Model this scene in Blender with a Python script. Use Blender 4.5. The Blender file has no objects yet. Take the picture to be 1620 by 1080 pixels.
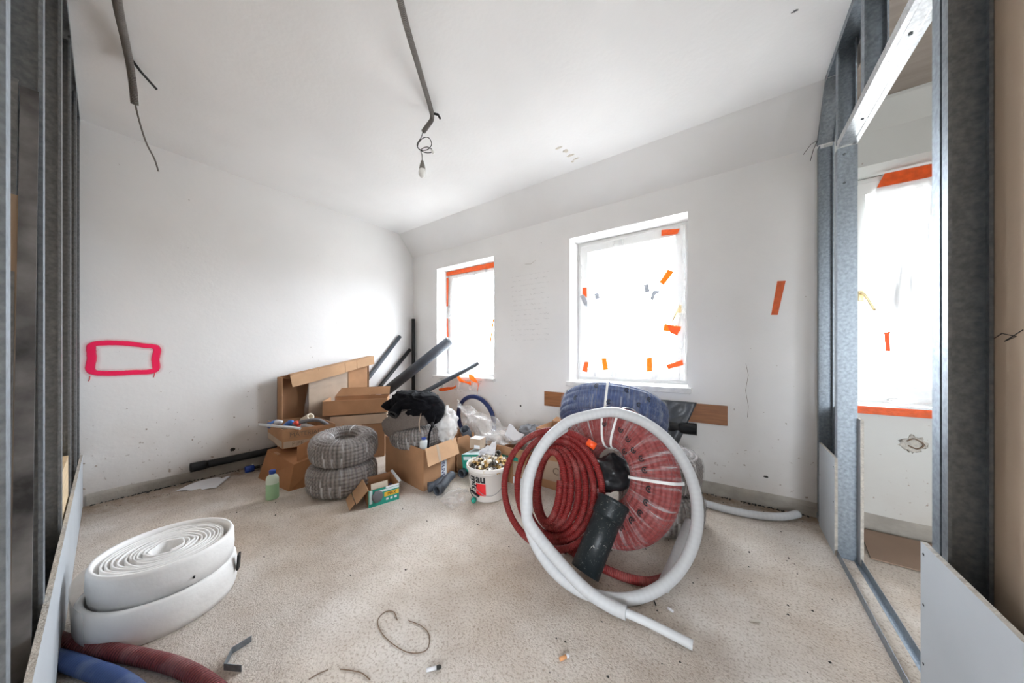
import bpy, math, random
from mathutils import Vector, Matrix, noise
random.seed(7)
SC = bpy.context.scene
C = SC.collection
R = math.radians

# ------------------------------------------------------------------ camera
cam_d = bpy.data.cameras.new('camera'); cam = bpy.data.objects.new('camera', cam_d); C.objects.link(cam)
cam.location = (0, 0, 1.15); cam.rotation_euler = (R(90), 0, R(35.149))
cam_d.sensor_width = 36; cam_d.lens = 490 / 1620 * 36; cam_d.shift_y = 18 / 1620
cam_d.clip_start = 0.02; SC.camera = cam

# ------------------------------------------------------------------ world, light, exposure
W = bpy.data.worlds.new('overcast_sky'); SC.world = W; W.use_nodes = True
bg = W.node_tree.nodes['Background']; bg.inputs[1].default_value = 10.0
# bright overcast sky above the horizon, duller ground below it
_tc = W.node_tree.nodes.new('ShaderNodeTexCoord'); _sp = W.node_tree.nodes.new('ShaderNodeSeparateXYZ'); _rp = W.node_tree.nodes.new('ShaderNodeValToRGB')
W.node_tree.links.new(_tc.outputs['Generated'], _sp.inputs[0]); W.node_tree.links.new(_sp.outputs[2], _rp.inputs[0]); W.node_tree.links.new(_rp.outputs[0], bg.inputs[0])
_rp.color_ramp.elements[0].position = 0.0; _rp.color_ramp.elements[0].color = (.33, .34, .34, 1)
_rp.color_ramp.elements[1].position = 0.03; _rp.color_ramp.elements[1].color = (.885, .955, 1.03, 1)
SC.view_settings.view_transform = 'Standard'; SC.view_settings.look = 'None'
SC.view_settings.exposure = 1.80; SC.view_settings.gamma = 1; SC.view_settings.use_curve_mapping = False
SC.cycles.use_denoising = True
SC.cycles.max_bounces = 10; SC.cycles.diffuse_bounces = 6; SC.cycles.transparent_max_bounces = 24
SC.cycles.sample_clamp_indirect = 12

def portal(name, loc, rot, sx, sy):
    l = bpy.data.lights.new(name, 'AREA'); l.shape = 'RECTANGLE'; l.size = sx; l.size_y = sy
    l.cycles.is_portal = True
    o = bpy.data.objects.new(name, l); C.objects.link(o); o.location = loc; o.rotation_euler = rot
portal('sky_portal', (-2.90, 3.38, 1.59), (R(-90), 0, 0), 1.0, 1.5)
portal('sky_portal', (-0.83, 3.38, 1.60), (R(-90), 0, 0), 1.06, 1.48)
portal('sky_portal', (1.19, 3.38, 1.57), (R(-90), 0, 0), 1.0, 1.55)
portal('sky_portal', (1.25, -3.02, 1.5), (R(90), 0, 0), 1.5, 1.5)

# ------------------------------------------------------------------ materials
MATS = {}
def mat(name, col, rough=0.6, metal=0.0, var=0.0, vscale=8, col2=None, bump=0.0, bscale=60, spec=0.5, coat=0.0, stretch=None, trans=0.0, detail=6):
    m = bpy.data.materials.new(name); m.use_nodes = True; nt = m.node_tree; N = nt.nodes; L = nt.links
    b = N['Principled BSDF']
    b.inputs['Base Color'].default_value = (*col, 1); b.inputs['Roughness'].default_value = rough
    b.inputs['Metallic'].default_value = metal; b.inputs['Specular IOR Level'].default_value = spec
    b.inputs['Coat Weight'].default_value = coat
    if trans: b.inputs['Transmission Weight'].default_value = trans
    tc = N.new('ShaderNodeTexCoord'); mp = N.new('ShaderNodeMapping'); L.new(tc.outputs['Object'], mp.inputs[0])
    if stretch: mp.inputs['Scale'].default_value = stretch
    if var or col2:
        n = N.new('ShaderNodeTexNoise'); n.inputs['Scale'].default_value = vscale; n.inputs['Detail'].default_value = detail
        L.new(mp.outputs[0], n.inputs['Vector'])
        r = N.new('ShaderNodeValToRGB'); L.new(n.outputs[0], r.inputs[0])
        r.color_ramp.elements[0].position = 0.3; r.color_ramp.elements[1].position = 0.7
        c2 = col2 if col2 else tuple(max(0, c * (1 - var)) for c in col)
        r.color_ramp.elements[0].color = (*c2, 1); r.color_ramp.elements[1].color = (*col, 1)
        L.new(r.outputs[0], b.inputs['Base Color'])
    if bump:
        n2 = N.new('ShaderNodeTexNoise'); n2.inputs['Scale'].default_value = bscale; n2.inputs['Detail'].default_value = 5
        L.new(mp.outputs[0], n2.inputs['Vector'])
        bp = N.new('ShaderNodeBump'); bp.inputs['Strength'].default_value = bump; bp.inputs['Distance'].default_value = 0.01
        L.new(n2.outputs[0], bp.inputs['Height']); L.new(bp.outputs[0], b.inputs['Normal'])
    MATS[name] = m
    return m

def nodes(m): return m.node_tree.nodes, m.node_tree.links, m.node_tree.nodes['Principled BSDF']

def plaster(name, col, dirt_and_shade=True, dirtcol=(0.33, 0.28, 0.24)):
    """painted plaster: faint trowel mottling, small scuffs and grime with painted-in shade low on the wall"""
    m = mat(name, col, 0.85, bump=0.10, bscale=35, spec=0.2); N, L, b = nodes(m)
    tc = N.new('ShaderNodeTexCoord')
    n = N.new('ShaderNodeTexNoise'); n.inputs['Scale'].default_value = 1.3; n.inputs['Detail'].default_value = 8; L.new(tc.outputs['Object'], n.inputs['Vector'])
    r = N.new('ShaderNodeValToRGB'); r.color_ramp.elements[0].position = .35; r.color_ramp.elements[1].position = .65
    r.color_ramp.elements[0].color = (*(c * .94 for c in col), 1); r.color_ramp.elements[1].color = (*col, 1); L.new(n.outputs[0], r.inputs[0])
    last = r.outputs[0]
    if dirt_and_shade:
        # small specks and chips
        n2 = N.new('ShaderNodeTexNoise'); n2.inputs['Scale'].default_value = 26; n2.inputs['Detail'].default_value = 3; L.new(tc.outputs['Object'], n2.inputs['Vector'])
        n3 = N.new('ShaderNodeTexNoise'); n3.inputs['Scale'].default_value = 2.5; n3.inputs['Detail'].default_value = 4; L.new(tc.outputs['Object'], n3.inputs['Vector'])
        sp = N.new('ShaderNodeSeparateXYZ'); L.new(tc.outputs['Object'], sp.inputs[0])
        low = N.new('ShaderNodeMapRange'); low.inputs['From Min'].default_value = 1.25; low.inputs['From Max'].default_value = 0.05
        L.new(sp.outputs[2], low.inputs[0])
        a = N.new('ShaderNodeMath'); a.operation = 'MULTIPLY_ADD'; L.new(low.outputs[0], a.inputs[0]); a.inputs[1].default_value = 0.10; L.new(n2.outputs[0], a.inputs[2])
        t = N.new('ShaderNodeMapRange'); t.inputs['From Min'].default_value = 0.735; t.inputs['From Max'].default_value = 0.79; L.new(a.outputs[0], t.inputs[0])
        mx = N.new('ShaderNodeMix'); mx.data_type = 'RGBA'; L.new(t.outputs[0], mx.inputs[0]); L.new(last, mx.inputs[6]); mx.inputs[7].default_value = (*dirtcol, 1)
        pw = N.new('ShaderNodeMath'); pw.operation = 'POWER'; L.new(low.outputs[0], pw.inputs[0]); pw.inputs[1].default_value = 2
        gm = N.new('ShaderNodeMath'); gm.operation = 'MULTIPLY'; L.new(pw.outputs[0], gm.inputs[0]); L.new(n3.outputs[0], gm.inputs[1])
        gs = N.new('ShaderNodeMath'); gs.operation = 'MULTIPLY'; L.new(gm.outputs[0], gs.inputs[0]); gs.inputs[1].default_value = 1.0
        m2 = N.new('ShaderNodeMix'); m2.data_type = 'RGBA'; L.new(gs.outputs[0], m2.inputs[0]); L.new(mx.outputs[2], m2.inputs[6]); m2.inputs[7].default_value = (.44, .36, .29, 1)  # brown low on the wall: grime plus shade painted into the colour
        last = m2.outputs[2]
    L.new(last, b.inputs['Base Color'])
    return m

def concrete_floor():
    m = mat('screed', (.6, .53, .45), 0.9, spec=0.15); N, L, b = nodes(m)
    tc = N.new('ShaderNodeTexCoord'); vec = tc.outputs['Object']
    def noi(s, d=6, ro=.55):
        n = N.new('ShaderNodeTexNoise'); n.inputs['Scale'].default_value = s; n.inputs['Detail'].default_value = d; n.inputs['Roughness'].default_value = ro
        L.new(vec, n.inputs['Vector']); return n
    big, mid, fine, pit = noi(1.1, 8), noi(6, 6), noi(95, 5, .65), noi(170, 2)
    r = N.new('ShaderNodeValToRGB'); L.new(big.outputs[0], r.inputs[0])
    r.color_ramp.elements[0].position = .34; r.color_ramp.elements[0].color = (.63, .54, .45, 1)
    r.color_ramp.elements[1].position = .62; r.color_ramp.elements[1].color = (.74, .69, .64, 1)
    r2 = N.new('ShaderNodeValToRGB'); L.new(mid.outputs[0], r2.inputs[0])
    r2.color_ramp.elements[0].position = .3; r2.color_ramp.elements[0].color = (.82, .79, .76, 1)
    r2.color_ramp.elements[1].position = .65; r2.color_ramp.elements[1].color = (1, 1, 1, 1)
    mu = N.new('ShaderNodeMix'); mu.data_type = 'RGBA'; mu.blend_type = 'MULTIPLY'; mu.inputs[0].default_value = 1; L.new(r.outputs[0], mu.inputs[6]); L.new(r2.outputs[0], mu.inputs[7])
    r3 = N.new('ShaderNodeValToRGB'); L.new(fine.outputs[0], r3.inputs[0])
    r3.color_ramp.elements[0].position = .36; r3.color_ramp.elements[0].color = (.60, .55, .50, 1)
    r3.color_ramp.elements[1].position = .50; r3.color_ramp.elements[1].color = (1, 1, 1, 1)
    m3 = N.new('ShaderNodeMix'); m3.data_type = 'RGBA'; m3.blend_type = 'MULTIPLY'; m3.inputs[0].default_value = .85; L.new(mu.outputs[2], m3.inputs[6]); L.new(r3.outputs[0], m3.inputs[7])
    # grime swept against the walls (a dirt line that stays there)
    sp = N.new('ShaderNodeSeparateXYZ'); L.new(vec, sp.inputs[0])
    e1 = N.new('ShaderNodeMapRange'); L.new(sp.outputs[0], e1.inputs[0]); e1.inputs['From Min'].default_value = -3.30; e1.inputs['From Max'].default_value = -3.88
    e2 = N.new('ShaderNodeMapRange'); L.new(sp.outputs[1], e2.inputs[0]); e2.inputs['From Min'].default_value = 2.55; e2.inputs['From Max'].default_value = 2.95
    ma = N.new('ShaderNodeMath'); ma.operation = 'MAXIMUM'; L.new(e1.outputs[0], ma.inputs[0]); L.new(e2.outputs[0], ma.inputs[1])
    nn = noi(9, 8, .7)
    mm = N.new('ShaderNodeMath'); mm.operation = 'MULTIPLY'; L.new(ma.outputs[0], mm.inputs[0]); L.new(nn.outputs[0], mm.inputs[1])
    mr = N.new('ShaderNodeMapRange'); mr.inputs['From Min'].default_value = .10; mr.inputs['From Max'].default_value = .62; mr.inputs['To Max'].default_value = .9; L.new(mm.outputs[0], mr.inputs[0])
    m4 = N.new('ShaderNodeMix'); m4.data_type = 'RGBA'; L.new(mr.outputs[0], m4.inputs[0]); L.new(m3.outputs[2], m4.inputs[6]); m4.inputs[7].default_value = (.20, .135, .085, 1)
    L.new(m4.outputs[2], b.inputs['Base Color'])
    ad = N.new('ShaderNodeMath'); ad.operation = 'ADD'; L.new(fine.outputs[0], ad.inputs[0]); L.new(pit.outputs[0], ad.inputs[1])
    bp = N.new('ShaderNodeBump'); bp.inputs['Strength'].default_value = .55; bp.inputs['Distance'].default_value = .012; L.new(ad.outputs[0], bp.inputs['Height']); L.new(bp.outputs[0], b.inputs['Normal'])
    return m

def cardboard(name, col):
    m = mat(name, col, .8, var=.22, vscale=5, bump=.05, bscale=140, spec=.2); return m

def galv(name, col, rough=.38):
    m = mat(name, col, rough, .85, var=.35, vscale=70, bump=.04, bscale=40, spec=.5); return m

def see_through(name, col, opacity, rough=.25, streak=None, wr=0.0, uvs=(70, 5, 1), lo=.45, hi=.75, base=0.0):
    """thin clear film: transparent, with a white-ish scattering fraction and gloss"""
    m = bpy.data.materials.new(name); m.use_nodes = True; N = m.node_tree.nodes; L = m.node_tree.links; N.clear()
    out = N.new('ShaderNodeOutputMaterial'); tr = N.new('ShaderNodeBsdfTransparent')
    pb = N.new('ShaderNodeBsdfPrincipled'); pb.inputs['Base Color'].default_value = (*col, 1); pb.inputs['Roughness'].default_value = rough
    mx = N.new('ShaderNodeMixShader'); L.new(tr.outputs[0], mx.inputs[1]); L.new(pb.outputs[0], mx.inputs[2]); L.new(mx.outputs[0], out.inputs[0])
    tc = N.new('ShaderNodeTexCoord'); mp = N.new('ShaderNodeMapping'); mp.inputs['Scale'].default_value = uvs
    L.new(tc.outputs['UV' if streak else 'Object'], mp.inputs[0])
    n = N.new('ShaderNodeTexNoise'); n.inputs['Scale'].default_value = 1.0; n.inputs['Detail'].default_value = 5; n.inputs['Roughness'].default_value = .6; n.inputs['Distortion'].default_value = .4
    L.new(mp.outputs[0], n.inputs['Vector'])
    r = N.new('ShaderNodeMapRange'); r.inputs['From Min'].default_value = lo; r.inputs['From Max'].default_value = hi
    r.inputs['To Min'].default_value = base; r.inputs['To Max'].default_value = opacity; L.new(n.outputs[0], r.inputs[0]); L.new(r.outputs[0], mx.inputs[0])
    if wr:
        bp = N.new('ShaderNodeBump'); bp.inputs['Strength'].default_value = wr; bp.inputs['Distance'].default_value = .01
        L.new(n.outputs[0], bp.inputs['Height']); L.new(bp.outputs[0], pb.inputs['Normal'])
    MATS[name] = m
    return m

def hose_mat(name, col, col2, ribs=90, rough=.55, bump=.5, dust=(.62, .52, .48), dustamt=.35):
    """corrugated hose: ribs across the tube along its length (UV y is metres), dusty patches"""
    m = mat(name, col, rough, spec=.4); N, L, b = nodes(m)
    tc = N.new('ShaderNodeTexCoord'); sp = N.new('ShaderNodeSeparateXYZ'); L.new(tc.outputs['UV'], sp.inputs[0])
    mu = N.new('ShaderNodeMath'); mu.operation = 'MULTIPLY'; L.new(sp.outputs[1], mu.inputs[0]); mu.inputs[1].default_value = ribs * 2 * math.pi
    si = N.new('ShaderNodeMath'); si.operation = 'SINE'; L.new(mu.outputs[0], si.inputs[0])
    mr = N.new('ShaderNodeMapRange'); mr.inputs['From Min'].default_value = -1; L.new(si.outputs[0], mr.inputs[0])
    mx = N.new('ShaderNodeMix'); mx.data_type = 'RGBA'; L.new(mr.outputs[0], mx.inputs[0]); mx.inputs[6].default_value = (*col2, 1); mx.inputs[7].default_value = (*col, 1)
    n = N.new('ShaderNodeTexNoise'); n.inputs['Scale'].default_value = 14; n.inputs['Detail'].default_value = 6; L.new(tc.outputs['Object'], n.inputs['Vector'])
    dr = N.new('ShaderNodeMapRange'); dr.inputs['From Min'].default_value = .5; dr.inputs['From Max'].default_value = .75; dr.inputs['To Max'].default_value = dustamt; L.new(n.outputs[0], dr.inputs[0])
    m2 = N.new('ShaderNodeMix'); m2.data_type = 'RGBA'; L.new(dr.outputs[0], m2.inputs[0]); L.new(mx.outputs[2], m2.inputs[6]); m2.inputs[7].default_value = (*dust, 1)
    L.new(m2.outputs[2], b.inputs['Base Color'])
    bp = N.new('ShaderNodeBump'); bp.inputs['Strength'].default_value = bump; bp.inputs['Distance'].default_value = .003; L.new(si.outputs[0], bp.inputs['Height']); L.new(bp.outputs[0], b.inputs['Normal'])
    return m

plaster('plaster', (.855, .85, .845)); plaster('plaster_ceiling', (.86, .86, .86), dirt_and_shade=False)
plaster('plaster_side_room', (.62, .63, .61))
concrete_floor()
mat('raw_base', (.42, .38, .33), .9, var=.35, vscale=7, bump=.4, bscale=40)
mat('raw_ceiling', (.36, .31, .27), .9, var=.2, vscale=5, stretch=(1, 6, 1))
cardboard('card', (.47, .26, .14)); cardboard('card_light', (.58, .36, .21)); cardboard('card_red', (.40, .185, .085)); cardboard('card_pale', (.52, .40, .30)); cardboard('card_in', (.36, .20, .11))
galv('zinc', (.34, .385, .43), .5); galv('zinc_lit', (.74, .76, .78), .35); galv('zinc_dark', (.30, .33, .36), .45)
mat('gypsum_face', (.46, .49, .52), .85, var=.06, vscale=4); mat('gypsum_edge', (.60, .56, .50), .9, var=.3, vscale=50, bump=.6, bscale=120)
mat('brown_paper', (.46, .36, .27), .9, var=.15, vscale=3, bump=.05)
mat('wood_light', (.74, .57, .36), .7, var=.25, vscale=4, stretch=(2, 2, 14))
mat('wood_plank', (.34, .135, .048), .45, var=.35, vscale=5, stretch=(1.2, 6, 14))
mat('upvc', (.72, .72, .71), .35, spec=.5); mat('sill_stone', (.78, .77, .76), .4, var=.25, vscale=14)
mat('gold_metal', (.62, .50, .30), .35, .8)
mat('tape_orange', (1.0, .16, .018), .4, var=.22, vscale=30, bump=.3, bscale=80); mat('tape_amber', (1.0, .26, .015), .4, var=.15, vscale=30, bump=.3, bscale=80)
def translucent(name, w=.5):
    m = MATS[name]; N, L, b = nodes(m); tr = N.new('ShaderNodeBsdfTranslucent'); mx = N.new('ShaderNodeMixShader'); mx.inputs[0].default_value = w
    out = [n for n in N if n.type == 'OUTPUT_MATERIAL'][0]; src = b.inputs['Base Color']
    if src.links: L.new(src.links[0].from_socket, tr.inputs[0])
    else: tr.inputs[0].default_value = src.default_value
    L.new(b.outputs[0], mx.inputs[1]); L.new(tr.outputs[0], mx.inputs[2]); L.new(mx.outputs[0], out.inputs[0])
translucent('tape_orange', .3); translucent('tape_amber', .35)
mat('tape_grey', (.44, .45, .48), .4, .2, var=.25, vscale=40, bump=.3, bscale=80)
translucent('tape_grey', .3)
mat('foam_white', (.93, .925, .915), .6, var=.06, vscale=9, bump=.15, bscale=50)
_b = nodes(MATS['foam_white'])[2]; _b.inputs['Subsurface Weight'].default_value = .35; _b.inputs['Subsurface Scale'].default_value = .02; _b.inputs['Subsurface Radius'].default_value = (1, 1, 1)
mat('foam_dim', (.80, .77, .73), .7, var=.06, vscale=9)
mat('black_plastic', (.008, .008, .009), .4, spec=.3, var=.3, vscale=6, bump=.05, bscale=30, col2=(.018, .018, .02))
mat('scuffed_black', (.012, .012, .013), .4, col2=(.012, .012, .013), vscale=3, spec=.3)
mat('grey_pipe', (.075, .086, .105), .45, spec=.35, var=.35, vscale=9); mat('bore_dark', (.006, .006, .007), .8)
mat('white_pipe', (.66, .67, .68), .5, var=.06, vscale=12); mat('bucket_white', (.78, .74, .70), .45, var=.06, vscale=5)
mat('wire_steel', (.35, .35, .36), .4, .9); mat('ink_black', (.015, .015, .016), .6); mat('ink_grey', (.20, .14, .10), .8); mat('ink_navy', (.03, .04, .13), .7)
mat('label_red', (.72, .02, .025), .5); mat('label_white', (.74, .76, .80), .6); mat('label_green', (.01, .24, .17), .45, col2=(.02, .33, .25), vscale=30)
mat('label_teal', (.03, .36, .32), .5); mat('label_yellow', (.80, .48, .04), .5); mat('label_pale', (.62, .74, .76), .5)
mat('brass', (.62, .40, .16), .32, .9, var=.3, vscale=60); mat('chrome', (.72, .70, .66), .22, .95); mat('fitting_dark', (.10, .085, .07), .5, .5); mat('fitting_mix', (.30, .22, .13), .5, .5, var=.6, vscale=70)
mat('cloth_black', (.006, .006, .008), .9, spec=.12, var=.3, vscale=20, bump=.4, bscale=70); mat('cloth_grey', (.20, .17, .15), .95, var=.25, vscale=90, bump=.4, bscale=200)
mat('paper_white', (.75, .75, .78), .7, var=.08, vscale=6); mat('poly_grey', (.075, .08, .088), .35, var=.4, vscale=7, bump=.35, bscale=14)
mat('poly_black', (.02, .02, .022), .3, var=.5, vscale=9, bump=.5, bscale=18); mat('cap_blue', (.012, .05, .30), .4); mat('bottle_body', (.60, .70, .58), .35); mat('liquid_green', (.36, .58, .34), .4); mat('clear_plastic_body', (.62, .66, .66), .3)
mat('tool_red', (.75, .06, .03), .4); mat('tool_blue', (.05, .17, .55), .4); mat('tool_cream', (.72, .64, .52), .5); mat('grey_dark', (.14, .14, .15), .6)
mat('conduit_grey', (.20, .185, .17), .55, .1); mat('bulb_glass', (.82, .82, .80), .15, spec=.6); mat('debris', (.62, .57, .50), .8); mat('debris_dark', (.03, .028, .025), .8); mat('string_brown', (.17, .11, .07), .8); mat('butt_tan', (.68, .33, .14), .7)
mat('card_floor', (.30, .20, .14), .85, var=.15, vscale=4)
mat('strap_white', (.82, .82, .80), .4); mat('hose_end_orange', (.85, .09, .015), .4); mat('dusty_strip', (.26, .26, .265), .85, col2=(.035, .035, .038), vscale=9)
hose_mat('hose_red', (.25, .020, .018), (.15, .010, .010), ribs=110, dustamt=.25, dust=(.50, .25, .22)); hose_mat('hose_blue', (.045, .085, .23), (.035, .068, .19), ribs=90, bump=.15, dustamt=.45, dust=(.20, .25, .36)); hose_mat('hose_navy', (.018, .035, .14), (.012, .024, .10), ribs=90, bump=.3, dustamt=.2, dust=(.2, .24, .35))
hose_mat('hose_maroon', (.24, .045, .045), (.13, .02, .022), ribs=85, bump=.8, dustamt=.4, dust=(.42, .24, .23))
hose_mat('insulation_white', (.56, .565, .575), (.54, .545, .555), ribs=40, bump=.12, dustamt=.22, dust=(.47, .47, .47)); hose_mat('conduit_ribbed', (.24, .22, .20), (.10, .09, .085), ribs=120, bump=.8, dustamt=.2, dust=(.4, .38, .35))
hose_mat('coil_grey', (.22, .19, .175), (.10, .088, .082), ribs=50, rough=.6, bump=.4, dustamt=.2, dust=(.42, .38, .36)); hose_mat('coil_red', (.27, .028, .024), (.21, .018, .016), ribs=60, bump=.2, dustamt=.25, dust=(.48, .2, .19)); hose_mat('coil_blue', (.035, .07, .20), (.022, .045, .14), ribs=60, bump=.2, dustamt=.5, dust=(.20, .22, .28))
see_through('wrap_film', (.74, .70, .70), .62, .16, streak=True, wr=.6, uvs=(95, 2.4, 1), lo=.50, hi=.76, base=.05)
see_through('wrap_film_light', (.66, .70, .78), .50, .15, streak=True, wr=.5, uvs=(110, 1.6, 1), lo=.50, hi=.78, base=.06)
see_through('wrap_film_heavy', (.82, .80, .79), .80, .22, streak=True, wr=.5, uvs=(52, 1.2, 1), lo=.53, hi=.72, base=.07)
see_through('poly_bag', (.78, .75, .73), .60, .12, wr=.5, uvs=(7, 7, 7), lo=.42, hi=.75, base=.18)
see_through('window_film', (.78, .79, .80), .93, .4, wr=.15, uvs=(7, 7, 1.2), lo=.52, hi=.86, base=.16)
see_through('wrap_clear', (.75, .73, .71), .35, .12, wr=.4, uvs=(14, 3, 14), lo=.5, hi=.75, base=.10)
see_through('film_creased', (.80, .81, .82), .998, .4, wr=.1, uvs=(16, 16, 1.1), lo=.50, hi=.62, base=.92)
see_through('milky_film', (.90, .89, .87), .55, .3, uvs=(6, 6, 6), lo=.3, hi=.7, base=.40)
# glass: transparent with a mirror fraction
g = bpy.data.materials.new('glass'); g.use_nodes = True; N = g.node_tree.nodes; N.clear()
o_ = N.new('ShaderNodeOutputMaterial'); t_ = N.new('ShaderNodeBsdfTransparent'); gl = N.new('ShaderNodeBsdfGlossy'); gl.inputs['Roughness'].default_value = .02
mx_ = N.new('ShaderNodeMixShader'); mx_.inputs[0].default_value = .06
g.node_tree.links.new(t_.outputs[0], mx_.inputs[1]); g.node_tree.links.new(gl.outputs[0], mx_.inputs[2]); g.node_tree.links.new(mx_.outputs[0], o_.inputs[0]); MATS['glass'] = g

# extra wear on the scuffed pipe: pale scratch clusters
m = MATS['scuffed_black']; N, L, b = nodes(m)
tc = N.new('ShaderNodeTexCoord'); n = N.new('ShaderNodeTexNoise'); n.inputs['Scale'].default_value = 34; n.inputs['Detail'].default_value = 7; n.inputs['Roughness'].default_value = .75; n.inputs['Distortion'].default_value = 2.5
L.new(tc.outputs['Object'], n.inputs['Vector'])
r = N.new('ShaderNodeValToRGB'); r.color_ramp.elements[0].position = .59; r.color_ramp.elements[0].color = (.012, .016, .018, 1); r.color_ramp.elements[1].position = .70; r.color_ramp.elements[1].color = (.36, .35, .33, 1)
L.new(n.outputs[0], r.inputs[0]); L.new(r.outputs[0], b.inputs['Base Color'])

# ------------------------------------------------------------------ mesh helpers (coordinates are world metres unless M is given)
def V3(*a): return Vector(a)
def tag(o, label=None, cat=None, group=None, kind=None):
    if label: o['label'] = label
    if cat: o['category'] = cat
    if group: o['group'] = group
    if kind: o['kind'] = kind
    return o
def thing(name, label, cat, loc=(0, 0, 0), group=None, kind=None):
    o = bpy.data.objects.new(name, None); C.objects.link(o); o.location = loc; o.empty_display_size = .05
    return tag(o, label, cat, group, kind)
def wloc(o):
    p = Vector(o.location)
    while o.parent: o = o.parent; p += Vector(o.location)
    return p
def mesh(name, vs, fs, material, parent=None, smooth=False, uvs=None, M=None):
    vs = [Vector(v) for v in vs]
    if M is not None: vs = [M @ v for v in vs]
    if parent is not None: org = wloc(parent)
    else:
        xs = [v.x for v in vs]; ys = [v.y for v in vs]; zs = [v.z for v in vs]
        org = Vector(((min(xs) + max(xs)) / 2, (min(ys) + max(ys)) / 2, min(zs)))
    me = bpy.data.meshes.new(name); me.from_pydata([v - org for v in vs], [], fs)
    me.materials.append(MATS[material]); 
    if uvs:
        ul = me.uv_layers.new(name='UVMap'); k = 0
        for f in fs:
            for vi, uv in zip(f, uvs[fs.index(f)] if False else [None] * len(f)): pass
        for p in me.polygons:
            for li, vi in zip(p.loop_indices, p.vertices): ul.data[li].uv = uvs[vi]
    me.update()
    if smooth: me.polygons.foreach_set('use_smooth', [True] * len(me.polygons))
    o = bpy.data.objects.new(name, me); C.objects.link(o)
    if parent is not None: o.parent = parent
    else: o.location = org
    return o
def keep_world_coords(o):
    """move a structure's origin to the world origin so its material coordinates are room coordinates"""
    d = Vector(o.location); o.data.transform(Matrix.Translation(d)); o.location = (0, 0, 0); return o

def slab_data(o, a, b, c):
    o, a, b, c = map(Vector, (o, a, b, c))
    vs = [o, o + a, o + a + b, o + b, o + c, o + a + c, o + a + b + c, o + b + c]
    fs = [(0, 1, 2, 3), (4, 5, 6, 7), (0, 1, 5, 4), (1, 2, 6, 5), (2, 3, 7, 6), (3, 0, 4, 7)]
    if a.cross(b).dot(c) > 0: fs[0] = fs[0][::-1]
    else: fs = [f[::-1] for f in fs]; fs[0] = fs[0][::-1]
    return vs, fs
def slab(name, o, a, b, c, material, parent=None, M=None, bevel=0):
    vs, fs = slab_data(o, a, b, c); ob = mesh(name, vs, fs, material, parent, M=M)
    if bevel:
        md = ob.modifiers.new('bevel', 'BEVEL'); md.width = bevel; md.segments = 3
    return ob
def boxc(name, lo, hi, material, parent=None, M=None, bevel=0):
    return slab(name, lo, (hi[0] - lo[0], 0, 0), (0, hi[1] - lo[1], 0), (0, 0, hi[2] - lo[2]), material, parent, M, bevel)

def smooth_path(pts, n=8, closed=False):
    pts = [Vector(p) for p in pts]; out = []; L = len(pts)
    for i in range(L if closed else L - 1):
        if closed: p0, p1, p2, p3 = pts[i - 1], pts[i], pts[(i + 1) % L], pts[(i + 2) % L]
        else: p0, p1, p2, p3 = pts[max(i - 1, 0)], pts[i], pts[i + 1], pts[min(i + 2, L - 1)]
        for k in range(n):
            t = k / n
            out.append(0.5 * ((2 * p1) + (-p0 + p2) * t + (2 * p0 - 5 * p1 + 4 * p2 - p3) * t * t + (-p0 + 3 * p1 - 3 * p2 + p3) * t ** 3))
    if not closed: out.append(pts[-1])
    return out
def tube(name, pts, r, material, parent=None, seg=12, closed=False, smooth_n=0, radii=None, inner=None, M=None):
    """swept round tube; with inner= it is an open pipe with that bore"""
    if smooth_n: pts = smooth_path(pts, smooth_n, closed)
    pts = [Vector(p) for p in pts]
    n = len(pts); vs, fs, uv = [], [], []
    T = []
    for i in range(n):
        a = pts[i - 1] if (i or closed) else pts[0]; b_ = pts[(i + 1) % n] if (i < n - 1 or closed) else pts[-1]
        T.append((b_ - a).normalized())
    u = T[0].orthogonal().normalized(); s = 0; rings = []
    for i in range(n):
        u = (u - T[i] * u.dot(T[i])).normalized(); w = T[i].cross(u)
        if i: s += (pts[i] - pts[i - 1]).length
        rr = radii[i] if radii else r
        rings.append((pts[i], u.copy(), w, s, rr))
    def ring_set(scale):
        base = len(vs)
        for p, u_, w, s_, rr in rings:
            q = rr * scale
            for k in range(seg + 1):
                a = 2 * math.pi * k / seg
                if k < seg: vs.append(p + u_ * math.cos(a) * q + w * math.sin(a) * q); uv.append((k / seg, s_))
        return base
    o0 = ring_set(1.0); m_ = n if closed else n - 1
    for i in range(m_):
        j = (i + 1) % n
        for k in range(seg):
            k2 = (k + 1) % seg
            fs.append((o0 + i * seg + k, o0 + i * seg + k2, o0 + j * seg + k2, o0 + j * seg + k))
    if not closed:
        if inner:
            i0 = ring_set(inner / r)
            for i in range(n - 1):
                for k in range(seg):
                    k2 = (k + 1) % seg
                    fs.append((i0 + i * seg + k2, i0 + i * seg + k, i0 + (i + 1) * seg + k, i0 + (i + 1) * seg + k2))
            for k in range(seg):
                k2 = (k + 1) % seg; e = (n - 1) * seg
                fs.append((o0 + k2, o0 + k, i0 + k, i0 + k2)); fs.append((o0 + e + k, o0 + e + k2, i0 + e + k2, i0 + e + k))
        else:
            fs.append(tuple(o0 + k for k in range(seg))[::-1]); fs.append(tuple(o0 + (n - 1) * seg + k for k in range(seg)))
    ob = mesh(name, vs, fs, material, parent, True, uv, M)
    return ob
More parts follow.
